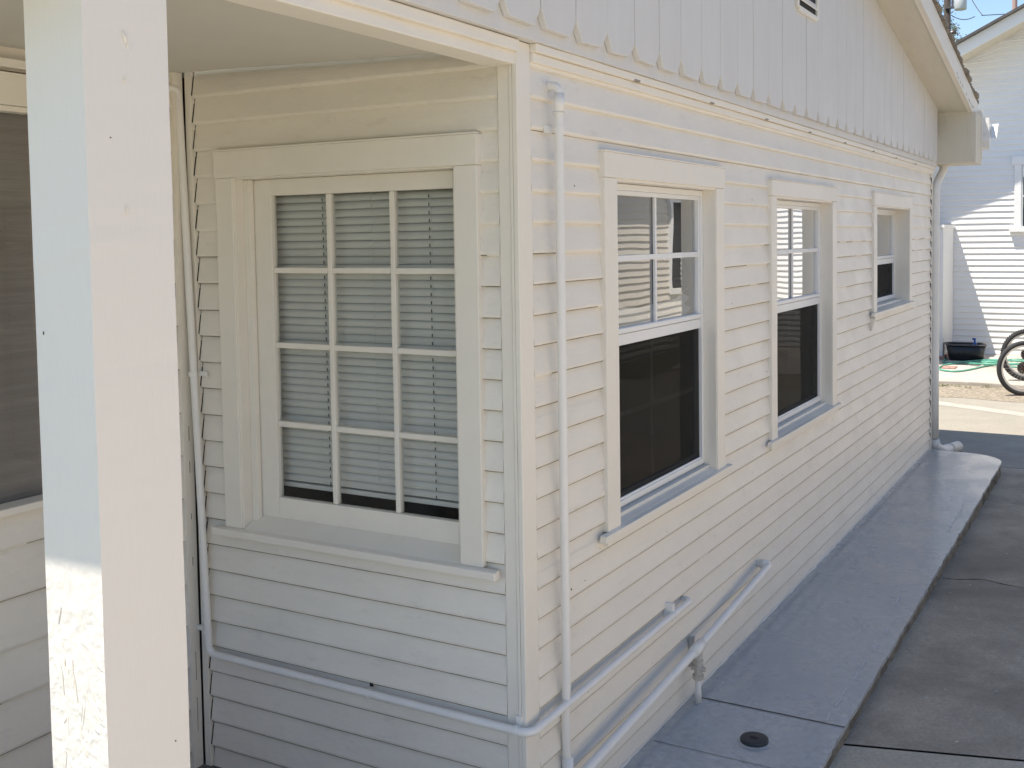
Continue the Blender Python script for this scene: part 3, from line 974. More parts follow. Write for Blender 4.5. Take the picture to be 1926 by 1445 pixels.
# gutter (runs along Y), profile in XZ
gt = MB()
pr = [(7.247, 2.85), (7.247, 2.73), (7.262, 2.70), (7.30, 2.69), (7.335, 2.705), (7.345, 2.75), (7.37, 2.79), (7.375, 2.84), (7.362, 2.852)]
pr = [(7.247 + (x - 7.247) * 1.1, 2.51 + (z - 2.69) * 1.65) for x, z in pr]
y0, y1 = OV - 0.11, 8.2
for i in range(len(pr) - 1):
    (xa, za), (xb, zb) = pr[i], pr[i + 1]
    gt.quad((xa, y0, za), (xb, y0, zb), (xb, y1, zb), (xa, y1, za))
gt.f.append(tuple(range(len(gt.v), len(gt.v) + len(pr)))); gt.v += [(x, y0, z) for x, z in pr]
gto = gt.build("gutter", M_gutter, house)
so_ = gto.modifiers.new("solid", 'SOLIDIFY'); so_.thickness = 0.003
el_ = MB()
el_.prism([(7.30, y0 - .005, 2.60), (7.48, y0 - .005, 2.70), (7.48, y0 - .005, 2.735), (7.44, y0 - .005, 2.735), (7.375, y0 - .005, 2.70)], (0, -0.05, 0))
el_.build("gutter_end", M_gutter, gto, bevel=0.003)
MB().tube([(7.235, OV - 0.022, 2.72), (7.232, OV - 0.026, 2.62), (7.24, OV - .024, 2.44), (7.27, OV - .02, 2.415)], 0.006, 8).build("strap", M_gutter, gto, smooth=True)
# downspout at far corner
dsx, dsy = XF + 0.045, -0.018
ds = MB()
path = [(7.05, -0.06, 2.375), (7.04, -0.05, 2.33), (6.99, -0.03, 2.27), (6.90, dsy, 2.20), (dsx, dsy, 2.14), (dsx, dsy, 1.4), (dsx, dsy, 0.7), (dsx, dsy, 0.06)]
ds.tube(path, 0.033, 16)
dso = ds.build("downspout", M_pipe, house, smooth=True)
MB().tube([(7.05, -0.06, 2.378), (7.05, -0.06, 2.362)], 0.05, 16).build("outlet", M_pipe, dso, smooth=True)
ft = MB(); ft.tube([(dsx, dsy, 0.055), (dsx + 0.02, dsy - 0.01, -0.02), (dsx + 0.10, dsy - 0.05, -0.065), (dsx + 0.42, dsy - 0.13, -0.075)], [0.036, 0.042, 0.045, 0.045], 16)
ft.build("shoe", M_gutter, dso, smooth=True)
MB().tube([(dsx + 0.24, dsy - 0.085, -0.070), (dsx + 0.26, dsy - 0.09, -0.071)], 0.0475, 16).build("shoe_band", M_valve, dso, smooth=True)

# ---------------- windows on the driveway wall
def rect_ring(mb, x0, x1, z0, z1, w_, y0, y1):
    mb.box(x0, x0 + w_, y0, y1, z0, z1); mb.box(x1 - w_, x1, y0, y1, z0, z1)
    mb.box(x0 + w_, x1 - w_, y0, y1, z0, z0 + w_); mb.box(x0 + w_, x1 - w_, y0, y1, z1 - w_, z1)


def double_hung(key, depth, zmid, muntins, label):
    x0, x1, z0, z1, X0, X1, _, Z1 = W[key]
    c = MB()
    c.beam(X0, x0, -0.012, 0.0175, z0 + 0.001, z1, 0.1, 0.0010, 2, x0)
    c.beam(x1, X1, -0.012, 0.0175, z0 + 0.001, z1, 0.1, 0.0010, 2, x1)
    c.beam(X0 - 0.004, X1 + 0.004, -0.015, 0.0175, z1 + 0.0005, Z1, 0.1, 0.0012, 0, x0)
    cas = c.build("window", M_trim, house, bevel=0.0025, label=label)
    hd = MB(); hd.box(X0 - 0.006, X1 + 0.006, -0.018, 0.012, Z1, Z1 + 0.006)
    hd.build("drip_cap", M_trim, cas, bevel=0.002)
    j = MB()
    j.box(x0 - 0.012, x0 + 0.004, -0.006, depth + 0.03, z0, z1); j.box(x1 - 0.004, x1 + 0.012, -0.006, depth + 0.03, z0, z1)
    j.box(x0 + 0.004, x1 - 0.004, -0.006, depth + 0.03, z1 - 0.008, z1 + 0.006)
    j.build("jamb", M_trim, cas)
    sl2 = MB()
    sl2.prism([(X0 - 0.050, -0.028, z0 - 0.022), (X0 - 0.050, -0.028, z0 + 0.000), (X0 - 0.050, -0.006, z0 + 0.003), (X0 - 0.050, 0.0, z0 - 0.024)], (X1 - X0 + 0.10, 0, 0))
    sl2.prism([(x0, -0.0062, z0 + 0.0035), (x0, depth + 0.02, z0 + 0.026), (x0, depth + 0.02, z0 - 0.02), (x0, -0.0062, z0 - 0.02)], (x1 - x0, 0, 0))
    sl2.box(x0 + 0.006, x1 - 0.006, depth * 0.42, depth * 0.42 + 0.004, z0 + 0.01, z0 + 0.024)
    sl2.build("sill", M_trim, cas, bevel=0.003)
    ap = MB(); ap.beam(X0 - 0.015, X1 + 0.015, -0.018, 0.006, z0 - 0.042, z0 - 0.0245, 0.15, 0.0008, 0, 4)
    ap.build("apron", M_trim, cas, bevel=0.002)
    zb = z0 + 0.030; zt = z1 - 0.010; yf = depth
    # frame + sashes
    fr = MB(); rect_ring(fr, x0 + 0.005, x1 - 0.005, zb - 0.002, zt, 0.022, yf - 0.006, yf + 0.03)
    fr.build("frame", M_vinyl, cas, bevel=0.0015)
    gx0, gx1 = x0 + 0.0275, x1 - 0.0275
    up_ = MB(); rect_ring(up_, gx0, gx1, zmid, zt - 0.0225, 0.016, yf, yf + 0.020)
    up_.box(gx0, gx1, yf - 0.005, yf - 0.0005, zmid - 0.004, zmid + 0.014)
    s1 = up_.build("sash", M_vinyl, cas, bevel=0.0015)
    if muntins:
        mu = MB()
        mx = (gx0 + gx1) / 2; mz = (zmid + zt) / 2 - 0.0
        mu.box(mx - 0.008, mx + 0.008, yf + 0.003, yf + 0.013, zmid + .016, zt - .0385)
        mu.box(gx0 + .016, mx - 0.0085, yf + 0.003, yf + 0.013, mz - 0.010, mz + 0.010)
        mu.box(mx + 0.0085, gx1 - .016, yf + 0.003, yf + 0.013, mz - 0.010, mz + 0.010)
        mu.build("muntin", M_vinyl, cas, bevel=0.001)
    MB().quad((gx0 + .01, yf + .0145, zmid + .01), (gx1 - .01, yf + .0145, zmid + .01), (gx1 - .01, yf + .0145, zt - .03), (gx0 + .01, yf + .0145, zt - .03)).build("pane", M_glass2, cas)
    lo = MB(); rect_ring(lo, gx0, gx1, zb + 0.020, zmid - 0.006, 0.020, yf + 0.010, yf + 0.028)
    lo.box(gx0, gx1, yf + 0.000, yf + 0.0095, zmid - 0.045, zmid - 0.0065)
    lo.box(gx0, gx1, yf - 0.001, yf + 0.0065, zb + 0.012, zb + 0.028)
    lo.build("sash", M_vinyl, cas, bevel=0.0015)
    sp_ = MB(); mx = (gx0 + gx1) / 2
    sp_.box(mx - 0.007, mx + 0.007, yf + 0.022, yf + 0.027, zb + 0.04, zmid - 0.026)
    sp_.box(gx0 + .02, mx - .0075, yf + 0.022, yf + 0.027, (zb + zmid) / 2, (zb + zmid) / 2 + .016)
    sp_.box(mx + .0075, gx1 - .02, yf + 0.022, yf + 0.027, (zb + zmid) / 2, (zb + zmid) / 2 + .016)
    sp_.build("muntin", M_vinyl, cas)
    MB().quad((gx0 + .01, yf + .020, zb + .03), (gx1 - .01, yf + .020, zb + .03), (gx1 - .01, yf + .020, zmid - .02), (gx0 + .01, yf + .020, zmid - .02)).build("pane", M_glass2, cas)
    MB().quad((gx0, yf + .0075, zb + .01), (gx1, yf + .0075, zb + .01), (gx1, yf + .0075, zmid - .01), (gx0, yf + .0075, zmid - .01)).build("screen", M_screen, cas)
    dk_ = MB().box(gx0, gx1, yf - 0.0012, yf + 0.004, zb - 0.001, zb + 0.011)
    dk_.build("weather_strip", M_black, cas)
    return cas


double_hung('a', 0.052, 1.470, True, "driveway window nearest the porch, white cross bars in its upper sash")
double_hung('b', 0.062, 1.455, True, "driveway window in the middle of the wall, tall with a dark screened lower half")
double_hung('c', 0.105, 1.625, False, "small high driveway window nearest the far corner")
# bracket below the far window's near end
MB().prism([(4.49, -0.030, 1.254), (4.49, 0.003, 1.254), (4.49, 0.003, 1.17), (4.49, -0.006, 1.17)], (0.03, 0, 0)).build("sill_bracket", M_trim, house, bevel=0.002)

# gathered cloth tied behind the first window's upper sash
cu = MB()
A = W['a']
nx, nz_ = 40, 26
for i in range(nx):
    for j in range(nz_):
        def cp(u, v):
            x = A[0] + 0.04 + u * (A[1] - A[0] - 0.08)
            sag = 0.16 * (2 * u - 1) ** 2 * 0.5 + 0.02
            zt_ = 1.525 + sag * 0.7; zb_ = 1.40 + sag * 0.2
            z = zb_ + (zt_ - zb_) * v
            y = 0.100 + 0.014 * math.sin(v * 26 + 2.2 * math.sin(u * 5)) + 0.01 * math.sin(u * 17 + v * 4)
            return (x, y, z)
        cu.quad(cp(i / nx, j / nz_), cp((i + 1) / nx, j / nz_), cp((i + 1) / nx, (j + 1) / nz_), cp(i / nx, (j + 1) / nz_))
tag(cu.build("curtain", M_curtain, smooth=True), "swagged white cloth in folds behind the upper sash of the window nearest the porch", "curtain")

# ---------------- twelve pane porch window (faces -X)
y0, y1, z0, z1, Y0, Y1, _, Z1 = LW
c = MB()
c.beam(-0.012, 0.0195, Y0, y0, z0 + 0.001, z1, 0.1, 0.0010, 2, 61)
c.beam(-0.012, 0.0195, y1, Y1, z0 + 0.001, z1, 0.1, 0.0010, 2, 62)
c.beam(-0.016, 0.0195, Y0 - 0.004, Y1 + 0.004, z1 + 0.0005, Z1, 0.1, 0.0012, 1, 63)
pwn = c.build("window", M_trim, house, bevel=0.0025, label="porch window with twelve panes over closed blinds")
MB().box(-0.019, 0.010, Y0 + 0.0, Y1 + 0.006, Z1, Z1 + 0.006).build("drip_cap", M_trim, pwn, bevel=0.002)
j = MB()
j.box(-0.004, 0.13, y0 - 0.010, y0 + 0.0045, z0 - .01, z1); j.box(-0.004, 0.13, y1 - 0.0045, y1 + 0.010, z0 - .01, z1)
j.box(-0.004, 0.13, y0 + 0.005, y1 - 0.005, z1 - 0.005, z1 + 0.010)
j.box(0.035, 0.055, y1 - 0.030, y1 - 0.005, z0 + 0.01, z1 - 0.006)
j.box(0.035, 0.055, y0 + 0.005, y0 + 0.030, z0 + 0.01, z1 - 0.006)
j.build("jamb", M_trim, pwn, bevel=0.0015)
s_ = MB()
s_.prism([(-0.034, Y0 - 0.052, z0 - 0.026), (-0.034, Y0 - 0.052, z0 - 0.002), (-0.005, Y0 - 0.052, z0 + 0.001), (0.0, Y0 - 0.052, z0 - 0.026)], (0, Y1 - Y0 + 0.095, 0))
s_.prism([(-0.0052, y0 + .005, z0 + 0.0015), (0.072, y0 + .005, z0 + 0.040), (0.072, y0 + .005, z0 - 0.01), (-0.0052, y0 + .005, z0 - 0.01)], (0, y1 - y0 - .01, 0))
s_.build("sill", M_trim, pwn, bevel=0.003)
# sash: measured glass on x=.07
ZS = [0.953, 1.199, 1.4605, 1.7075, 1.9525]
YS = [0.2590, 0.4880, 0.7380, 0.9760]
sa = MB()
xa, xb = 0.058, 0.084
zbot, ztop = z0 + 0.034, z1 - 0.006
sa.beam(xa, xb, y0 + .005, YS[0], zbot, ztop, 0.1, 0.0006, 2, 1)
sa.beam(xa, xb, YS[3], y1 - .005, zbot, ztop, 0.1, 0.0006, 2, 2)
sa.beam(xa, xb, YS[0], YS[3], zbot, ZS[0], 0.1, 0.0006, 1, 3)
sa.beam(xa, xb, YS[0], YS[3], ZS[4], ztop, 0.1, 0.0006, 1, 4)
sa.build("sash", M_trim, pwn, bevel=0.002)
mu = MB()
hw = 0.0092
for y in YS[1:3]: mu.beam(xa + 0.004, xb, y - hw, y + hw, ZS[0] + .0005, ZS[4] - .0005, 0.02, 0.0012, 2, y * 10, chip=0.0006)
for i, z in enumerate(ZS[1:4]):
    zz = z
    segs = [(YS[0], YS[1] - hw), (YS[1] + hw, YS[2] - hw), (YS[2] + hw, YS[3])]
    for q, (ya, yb) in enumerate(segs):
        dz = 0.004 * (1 - q) * 0
        mu.beam(xa + 0.0045, xb, ya + .0003, yb - .0003, zz - hw + dz, zz + hw + dz, 0.02, 0.0012, 1, z * 10 + q, chip=0.0006)
mu.build("muntin", M_trim, pwn, bevel=0.003)
MB().quad((0.074, YS[0], ZS[0]), (0.074, YS[3], ZS[0]), (0.074, YS[3], ZS[4]), (0.074, YS[0], ZS[4])).build("pane", M_glass, pwn)

# blinds
bl = thing("window_blind", "closed grey white mini blind behind the twelve pane porch window", "window blind", loc=(0.13, 0.6, 0.98))
def bpart(mb, name, m, **k):
    o = mb.build(name, m, None, **k); o.parent = bl; o.matrix_parent_inverse = Matrix.Translation((-0.13, -0.6, -0.98)); return o
slm = MB(); z = 0.997; k = 0
while z < 1.99:
    tlt = 0.004 * random.uniform(-1, 1)
    m = 12
    for q in range(m):
        ya = 0.235 + (1.03 - 0.235) * q / m; yb = 0.235 + (1.03 - 0.235) * (q + 1) / m
        da = noise.noise(Vector((ya * 3, z * 9, 0))) * 0.0012; db = noise.noise(Vector((yb * 3, z * 9, 0))) * 0.0012
        pr_ = [(0.1215 + tlt * .3, 0.0), (0.1178, 0.007), (0.1175, 0.014), (0.1225, 0.021), (0.1305, 0.0275)]
        for u_ in range(4):
            (xa_, za_), (xb_, zb_) = pr_[u_], pr_[u_ + 1]
            slm.quad((xa_, ya, z + za_ + da), (xa_, yb, z + za_ + db), (xb_, yb, z + zb_ + db), (xb_, ya, z + zb_ + da))
    z += 0.0252; k += 1
bpart(slm, "slats", M_blind, smooth=True)
bpart(MB().box(0.112, 0.132, 0.235, 1.03, 0.978, 0.993), "bottom_rail", M_blind, bevel=0.002)
for y in (0.372, 0.600, 0.792):
    bpart(MB().tube([(0.1165, y, 1.01), (0.1165, y + 0.004, 1.5), (0.1165, y + .008, 1.99)], 0.0009, 5), "cord", M_cord)
for y in (0.378, 0.800):
    slot = MB(); z = 0.997
    while z < 1.98:
        yy = y + (z - 1) * .008
        slot.quad((0.1170, yy, z + .001), (0.1170, yy + .0035, z + .001), (0.1168, yy + .0035, z + 0.011), (0.1168, yy, z + 0.011)); z += 0.0252
    bpart(slot, "cord_slots", M_black)

# ---------------- pipes
RC = 0.0125
def pipe(name, pts, r, label=None, parent=house, seg=16):
    return MB().tube(pts, r, seg).build(name, M_pipe, parent, smooth=True, label=label)


p_top = (-0.020, 1.300, 2.300)
pts = [(-0.060, 1.315, 2.318)] + bend((-0.060, 1.315, 2.318), (-0.020, 1.302, 2.318), (-0.022, 1.236, 0.405), 0.02)
pts += bend((-0.020, 1.302, 2.318), (-0.022, 1.236, 0.405), (-0.024, -0.024, 0.398), 0.03)
pts += bend((-0.022, 1.236, 0.405), (-0.024, -0.028, 0.398), (1.20, -0.028, 0.405), 0.035, 8)
pts += bend((0.0, -0.028, 0.398), (1.21, -0.028, 0.405), (1.21, 0.02, 0.405), 0.022)
pts.append((1.21, 0.02, 0.405))
cd = pipe("conduit", pts, RC, "thin painted conduit wrapping from the porch corner around to the driveway wall")
pipe("conduit", [(-0.018, 1.318, 2.36), (-0.018, 1.3165, 1.2), (-0.018, 1.314, 0.0)], 0.008, "second thin pipe in the porch inner corner")


def strap(c, axis, r, parent, w_=0.016, ear=0.022):
    """strap round a pipe: half ring plus ear. axis: direction of pipe; wall normal from c"""
    mb = MB(); ax = Vector(axis).normalized()
    mb.tube([Vector(c) - ax * w_ / 2, Vector(c) + ax * w_ / 2], r + 0.0022, 16)
    return mb


s1 = strap((-0.0215, 1.272, 1.36), (0, 0, 1), RC, cd); s1.box(-0.004, -0.001, 1.225, 1.30, 1.352, 1.368); s1.build("strap", M_pipe, cd)
s1 = strap((-0.022, 1.2405, 0.482), (0, 0, 1), RC, cd); s1.box(-0.014, -0.004, 1.246, 1.30, 0.474, 0.490); s1.build("strap", M_pipe, cd)
s1 = strap((-0.0235, 0.022, 0.398), (0, 1, 0), RC, cd); s1.box(-0.0045, 0.0035, 0.014, 0.032, 0.372, 0.432); s1.build("strap", M_pipe, cd, bevel=0.001)
s1 = strap((-0.0235, 0.55, 0.4015), (0, 1, 0), RC, cd, w_=0.010); s1.build("strap", M_pipe, cd)
s1 = strap((1.04, -0.028, 0.404), (1, 0, 0), RC, cd); s1.box(1.030, 1.050, -0.028, 0.0095, 0.380, 0.445); s1.build("strap", M_pipe, cd, bevel=0.001)
# vertical pipe on driveway wall
vp = [(0.190, 0.02, 2.245)] + bend((0.190, 0.02, 2.245), (0.190, -0.030, 2.245), (0.190, -0.030, 1.4), 0.020) + [(0.189, -0.030, 1.4), (0.202, -0.024, 0.46), (0.212, -0.014, 0.36), (0.222, -0.014, 0.0)]
vpo = pipe("conduit", vp, 0.0135, "upright painted conduit just right of the house corner")
MB().tube([(0.190, -0.030, 2.222), (0.190, -0.030, 2.165)], 0.0165, 16).build("coupling", M_pipe, vpo, smooth=True)
MB().tube([(0.190, -0.030, 2.167), (0.190, -0.030, 2.163)], 0.0185, 16).build("coupling", M_pipe, vpo, smooth=True)
MB().tube([(0.2195, -0.0145, 0.225), (0.222, -0.0145, 0.0)], 0.0175, 16).build("coupling", M_pipe, vpo, smooth=True)
s1 = strap((0.190, -0.030, 2.118), (0, 0, 1), 0.0135, vpo, w_=0.018); s1.box(0.150, 0.192, -0.004, 0.0, 2.107, 2.129); s1.build("strap", M_pipe, vpo)
# gas pipe
gp_ = [(-1.2, -0.062, 0.110), (0.2, -0.060, 0.172), (1.20, -0.058, 0.225)]
gp_ += bend((1.20, -0.058, 0.225), (2.125, -0.055, 0.292), (2.125, 0.02, 0.292), 0.025)
gp_ += [(2.125, 0.02, 0.292)]
gpo = pipe("gas_pipe", gp_, 0.0165, "thicker painted gas pipe low on the driveway wall")
MB().tube([(2.125 + .0, -0.055, 0.292), (2.125, -0.012, 0.292)], [0.022, 0.020], 16).build("elbow", M_pipe, gpo, smooth=True)
MB().tube([(1.155, -0.058, 0.2225), (1.245, -0.058, 0.228)], 0.0215, 16).build("tee", M_pipe, gpo, smooth=True)
vv = MB()
vv.tube([(1.21, -0.057, 0.215), (1.212, -0.056, 0.172)], 0.017, 12)
vv.tube([(1.212, -0.056, 0.176), (1.213, -0.056, 0.166)], 0.021, 8)
vv.tube([(1.213, -0.056, 0.165), (1.216, -0.055, 0.115)], [0.014, 0.016], 12)
vv.tube([(1.213, -0.085, 0.142), (1.213, -0.03, 0.142)], 0.010, 8)
vv.tube([(1.216, -0.055, 0.118), (1.217, -0.055, 0.100)], 0.022, 6)
vv.build("valve", M_valve, gpo)
MB().tube([(1.217, -0.055, 0.10), (1.225, -0.050, 0.055), (1.235, -0.045, -0.002)], [0.012, 0.012, 0.016], 12).build("riser", M_pipe, gpo, smooth=True)
bp_ = MB(); bp_.beam(1.262, 1.285, -0.014, 0.002, 0.12, 0.235, 0.05, 0.0008, 2); bp_.box(1.245, 1.2615, -0.060, 0.0, 0.128, 0.140); bp_.build("bracket", M_valve, gpo)

# caulk / paint ridge where siding meets the walk
ck = MB(); k = 220
for i in range(k):
    xa = 0.0 + (XF) * i / k; xb = XF * (i + 1) / k
    r0 = 0.003 + 0.010 * abs(noise.noise(Vector((xa * 7, 0, 0)))); r1 = 0.003 + 0.010 * abs(noise.noise(Vector((xb * 7, 0, 0))))
    ck.quad((xa, -0.002 - r0, 0.001), (xb, -0.002 - r1, 0.001), (xb, 0.003, r1 * .8), (xa, 0.003, r0 * .8))
bs = MB(); x = 0.1
while x < XF - 0.1:
    L_ = random.uniform(0.01, 0.06)
    if random.random() < 0.35: bs.box(x, x + L_, -0.0045, 0.004, 0.003, random.uniform(0.005, 0.007))
    x += L_ + random.uniform(0.05, 0.3)
ck.build("base_caulk", M_siding, house)

# ------------------------------------------------------------------ cleanout cap on the walk
cc = thing("cleanout_cap", "round black drain cleanout cap on the blue grey painted walk", "drain cap", loc=(1.017, -0.342, 0.0))
def at(mb, name, m, par, **k):
    o = mb.build(name, m, None, **k); o.parent = par; return o
lid = MB(); pr = [(0.049, 0.002), (0.050, 0.004), (0.050, 0.013), (0.0485, 0.0155), (0.044, 0.0165), (0.010, 0.0158)]
n = 40
for i, (r, z) in enumerate(pr):
    for k in range(n): lid.v.append((r * math.cos(2 * math.pi * k / n), r * math.sin(2 * math.pi * k / n), z))
for i in range(len(pr) - 1):
    for k in range(n): lid.f.append((i * n + k, i * n + (k + 1) % n, (i + 1) * n + (k + 1) % n, (i + 1) * n + k))
lid.f.append(tuple((len(pr) - 1) * n + k for k in range(n)))
at(lid, "lid", M_cap, cc, smooth=True)
at(MB().box(-0.004, 0.004, -0.014, 0.014, 0.0160, 0.0180), "slot", M_black, cc)
rg = MB()
for k in range(n):
    a0 = 2 * math.pi * k / n; a1 = 2 * math.pi * (k + 1) / n
    rr0 = 0.060 + 0.006 * noise.noise(Vector((math.cos(a0) * 2, math.sin(a0) * 2, 0))); rr1 = 0.060 + 0.006 * noise.noise(Vector((math.cos(a1) * 2, math.sin(a1) * 2, 0)))
    rg.quad((0.05 * math.cos(a0), 0.05 * math.sin(a0), 0.0035), (rr0 * math.cos(a0), rr0 * math.sin(a0), 0.0012), (rr1 * math.cos(a1), rr1 * math.sin(a1), 0.0012), (0.05 * math.cos(a1), 0.05 * math.sin(a1), 0.0035))
at(rg, "paint_ring", M_slab, cc, smooth=True)

# ------------------------------------------------------------------ neighbouring house behind (gable wall faces -X)
nb = thing("neighbor_house", "white clapboard house at the far end, gable wall half in sun", "house")
NX = 14.9
def ntop(y): return min(4.81 - 0.49 * y, 4.81 + 0.49 * 4.0 * 2 - 0 + 0.49 * y) if y < 0 else 4.81 - 0.49 * y
NW = (-0.95, 0.03, 1.865, 2.80)
siding('y', NX, -8.0, 3.3, -0.1, 7.2, 0.0905, -0.06, [(-1.05, 0.08, 1.80, 2.86)], out=0.020, step=0.6, amp=0.0012, zmaxf=ntop, seed=5).build("siding", M_nwhite, nb)
MB().box(NX + 0.01, NX + 0.15, -8, 3.3, -0.1, 3.1).build("wall", M_room, nb) if False else None
bwll = MB()
bwll.prism([(NX + .006, 3.3, 3.0), (NX + .006, 3.3, 3.15), (NX + .006, -4.0, 6.7), (NX + .006, -8.0, 4.75), (NX + .006, -8, 3.0)], (0.1, 0, 0))
bwll.box(NX + .006, NX + .1, -8, -1.0, -.1, 2.999); bwll.box(NX + .006, NX + .1, 0.05, 3.3, -.1, 2.999); bwll.box(NX + .006, NX + .1, -1.0, 0.05, -.1, 1.86)
bwll.box(NX + .006, NX + .1, -1.0, 0.05, 2.82, 2.999)
bwll.box(NX + 0.1, NX + 8, 3.2, 3.3, -.1, 3.0); bwll.box(NX + 8, NX + 8.1, -8, 3.3, -.1, 3.0); bwll.box(NX + 0.1, NX + 8, -8.0, -7.9, -.1, 3.0)
bwll.build("wall", M_nwhite, nb)
nr = MB()
for (ya, za, yb, zb) in ((3.9, 4.81 - .49 * 3.9, -4.0, 6.77), (-4.0, 6.77, -8.6, 6.77 - .49 * 4.6)):
    nr.prism([(NX - 0.62, ya, za), (NX - 0.62, yb, zb), (NX - 0.62, yb, zb + 0.02), (NX - 0.62, ya, za + 0.02)], (0.63, 0, 0))
nr.build("soffit", M_soffit, nb)
nr = MB()
for (ya, za, yb, zb) in ((3.9, 4.81 - .49 * 3.9, -4.0, 6.77), (-4.0, 6.77, -8.6, 6.77 - .49 * 4.6)):
    nr.prism([(NX - 0.65, ya, za - .02), (NX - 0.65, yb, zb - .02), (NX - 0.65, yb, zb + 0.17), (NX - 0.65, ya, za + 0.17)], (0.029, 0, 0))
nr.build("rake_board", M_nwhite, nb, bevel=0.004)
nr = MB()
for (ya, za, yb, zb) in ((3.9, 4.81 - .49 * 3.9, -4.0, 6.77), (-4.0, 6.77, -8.6, 6.77 - .49 * 4.6)):
    nr.prism([(NX - 0.74, ya, za + .172), (NX - 0.74, yb, zb + .172), (NX - 0.74, yb, zb + 0.21), (NX - 0.74, ya, za + 0.21)], (8.8, 0, 0))
nr.build("roof", mat("dark shingle", (0.10, 0.095, 0.09), 0.9, var=0.2, vscale=8), nb)
nwn = MB()
nwn.box(NX - 0.045, NX + 0.004, 0.03, 0.125, 1.86, 2.80); nwn.box(NX - 0.045, NX + 0.004, -1.06, -0.95, 1.86, 2.80)
nwn.box(NX - 0.055, NX + 0.004, -1.10, 0.165, 2.8005, 2.93)
nwo = nwn.build("window", M_nwhite, nb, bevel=0.004)
MB().box(NX - 0.10, NX + 0.004, -1.12, 0.19, 1.80, 1.8595).build("sill", M_nwhite, nwo, bevel=0.004)
MB().box(NX - 0.035, NX + 0.004, 0.008, 0.0295, 1.861, 2.799).box(NX - 0.035, NX + .004, -.95, -.93, 1.861, 2.799).box(NX - 0.034, NX + .004, -.94, 0.02, 2.775, 2.798).box(NX - 0.034, NX + .004, -.94, 0.02, 1.862, 1.885).box(NX - 0.034, NX + .004, -.94, 0.02, 2.32, 2.35).build("sash", M_xf, nwo)
MB().quad((NX - 0.01, 0.01, 1.86), (NX - .01, -0.93, 1.86), (NX - .01, -.93, 2.8), (NX - .01, .01, 2.8)).build("pane", M_glass2, nwo)
# side wing hidden mostly behind the nearer house; its eave throws the slanting shadow
wg = MB(); wg.box(12.6, NX - .021, 1.50, 3.2, -.1, 3.0)
wg.build("side_wing", M_nwhite, nb)
MB().box(12.3, NX - 0.021, 1.355, 3.6, 3.0, 3.06).build("wing_roof", M_soffit, nb)
MB().tube([(16.2, 0.27, 4.9), (16.2, 0.27, 5.75)], 0.04, 10).build("vent_pipe", M_pinkpipe, nb)
# conduit dangling under the gutter bracket on far wall
# tall white enclosure against the far wall
ge = thing("utility_enclosure", "tall white panelled enclosure against the far wall beside the black tub", "enclosure", loc=(13.9, 1.2, -0.06))
g1 = MB().box(0.02, 0.979, -0.215, 0.28, 0.05, 1.93); at(g1, "panel", M_nwhite, ge, bevel=0.004)
g1 = MB().box(0.0, 0.0195, -0.215, -0.165, 0.05, 1.92).box(0.0, 0.0195, -0.145, 0.28, 0.05, 1.90); at(g1, "front_trim", M_nwhite, ge, bevel=0.003)
at(MB().box(-0.02, 0.979, -0.235, 0.28, 1.9305, 1.98), "cap", M_nwhite, ge, bevel=0.004)
at(MB().box(-0.03, 0.979, -0.245, 0.28, 0.0, 0.0495), "footing", M_brick, ge, bevel=0.006)

# ------------------------------------------------------------------ tub, bottle, hose, brick
tb = thing("plastic_tub", "low black plastic tub standing in the corner behind the green hose", "tub", loc=(14.0, 0.68, -0.06))
tb.rotation_euler.z = math.radians(12)
def tubmesh(w0, l0, w1, l1, h, t):
    mb = MB(); n = 28
    def ring(w_, l_, z):
        out = []
        for k in range(n):
            a = 2 * math.pi * k / n; c_, s__ = math.cos(a), math.sin(a)
            out.append((w_ * math.copysign(abs(c_) ** 0.45, c_), l_ * math.copysign(abs(s__) ** 0.45, s__), z))
        return out
    rings = [ring(w0 * .1, l0 * .1, 0), ring(w0, l0, 0.0), ring(w1, l1, h), ring(w1 - t, l1 - t, h), ring(w0 - t, l0 - t, 0.012), ring(w0 * .1, l0 * .1, .012)]
    for r in rings: mb.v += r
    for i in range(len(rings) - 1):
        for k in range(n): mb.f.append((i * n + k, i * n + (k + 1) % n, (i + 1) * n + (k + 1) % n, (i + 1) * n + k))
    return mb
at(tubmesh(0.15, 0.23, 0.18, 0.275, 0.23, 0.006), "body", M_tub, tb, smooth=True)
rim = MB(); n = 28; rp = []
for k in range(n + 1):
    a = 2 * math.pi * k / n; c_, s__ = math.cos(a), math.sin(a)
    rp.append((0.188 * math.copysign(abs(c_) ** 0.45, c_), 0.283 * math.copysign(abs(s__) ** 0.45, s__), 0.232 + 0.006 * math.sin(a)))
rim.tube(rp, 0.010, 8, caps=False)
at(rim, "rim", mat("grey plastic rim", (0.09, 0.09, 0.095), 0.35), tb, smooth=True)
bo = MB(); bo.tube([(14.02, 0.56, -0.04), (14.02, 0.56, 0.16), (14.02, 0.56, 0.19), (14.02, 0.56, 0.20), (14.02, 0.56, 0.245)], [0.035, 0.035, 0.03, 0.014, 0.014], 12)
bo.tube([(14.02, 0.545, 0.245), (14.02, 0.595, 0.25)], 0.014, 8)
tag(bo.build("spray_bottle", M_blue, smooth=True), "small blue bottle sticking up out of the black tub", "bottle")
hs = MB(); pts = []
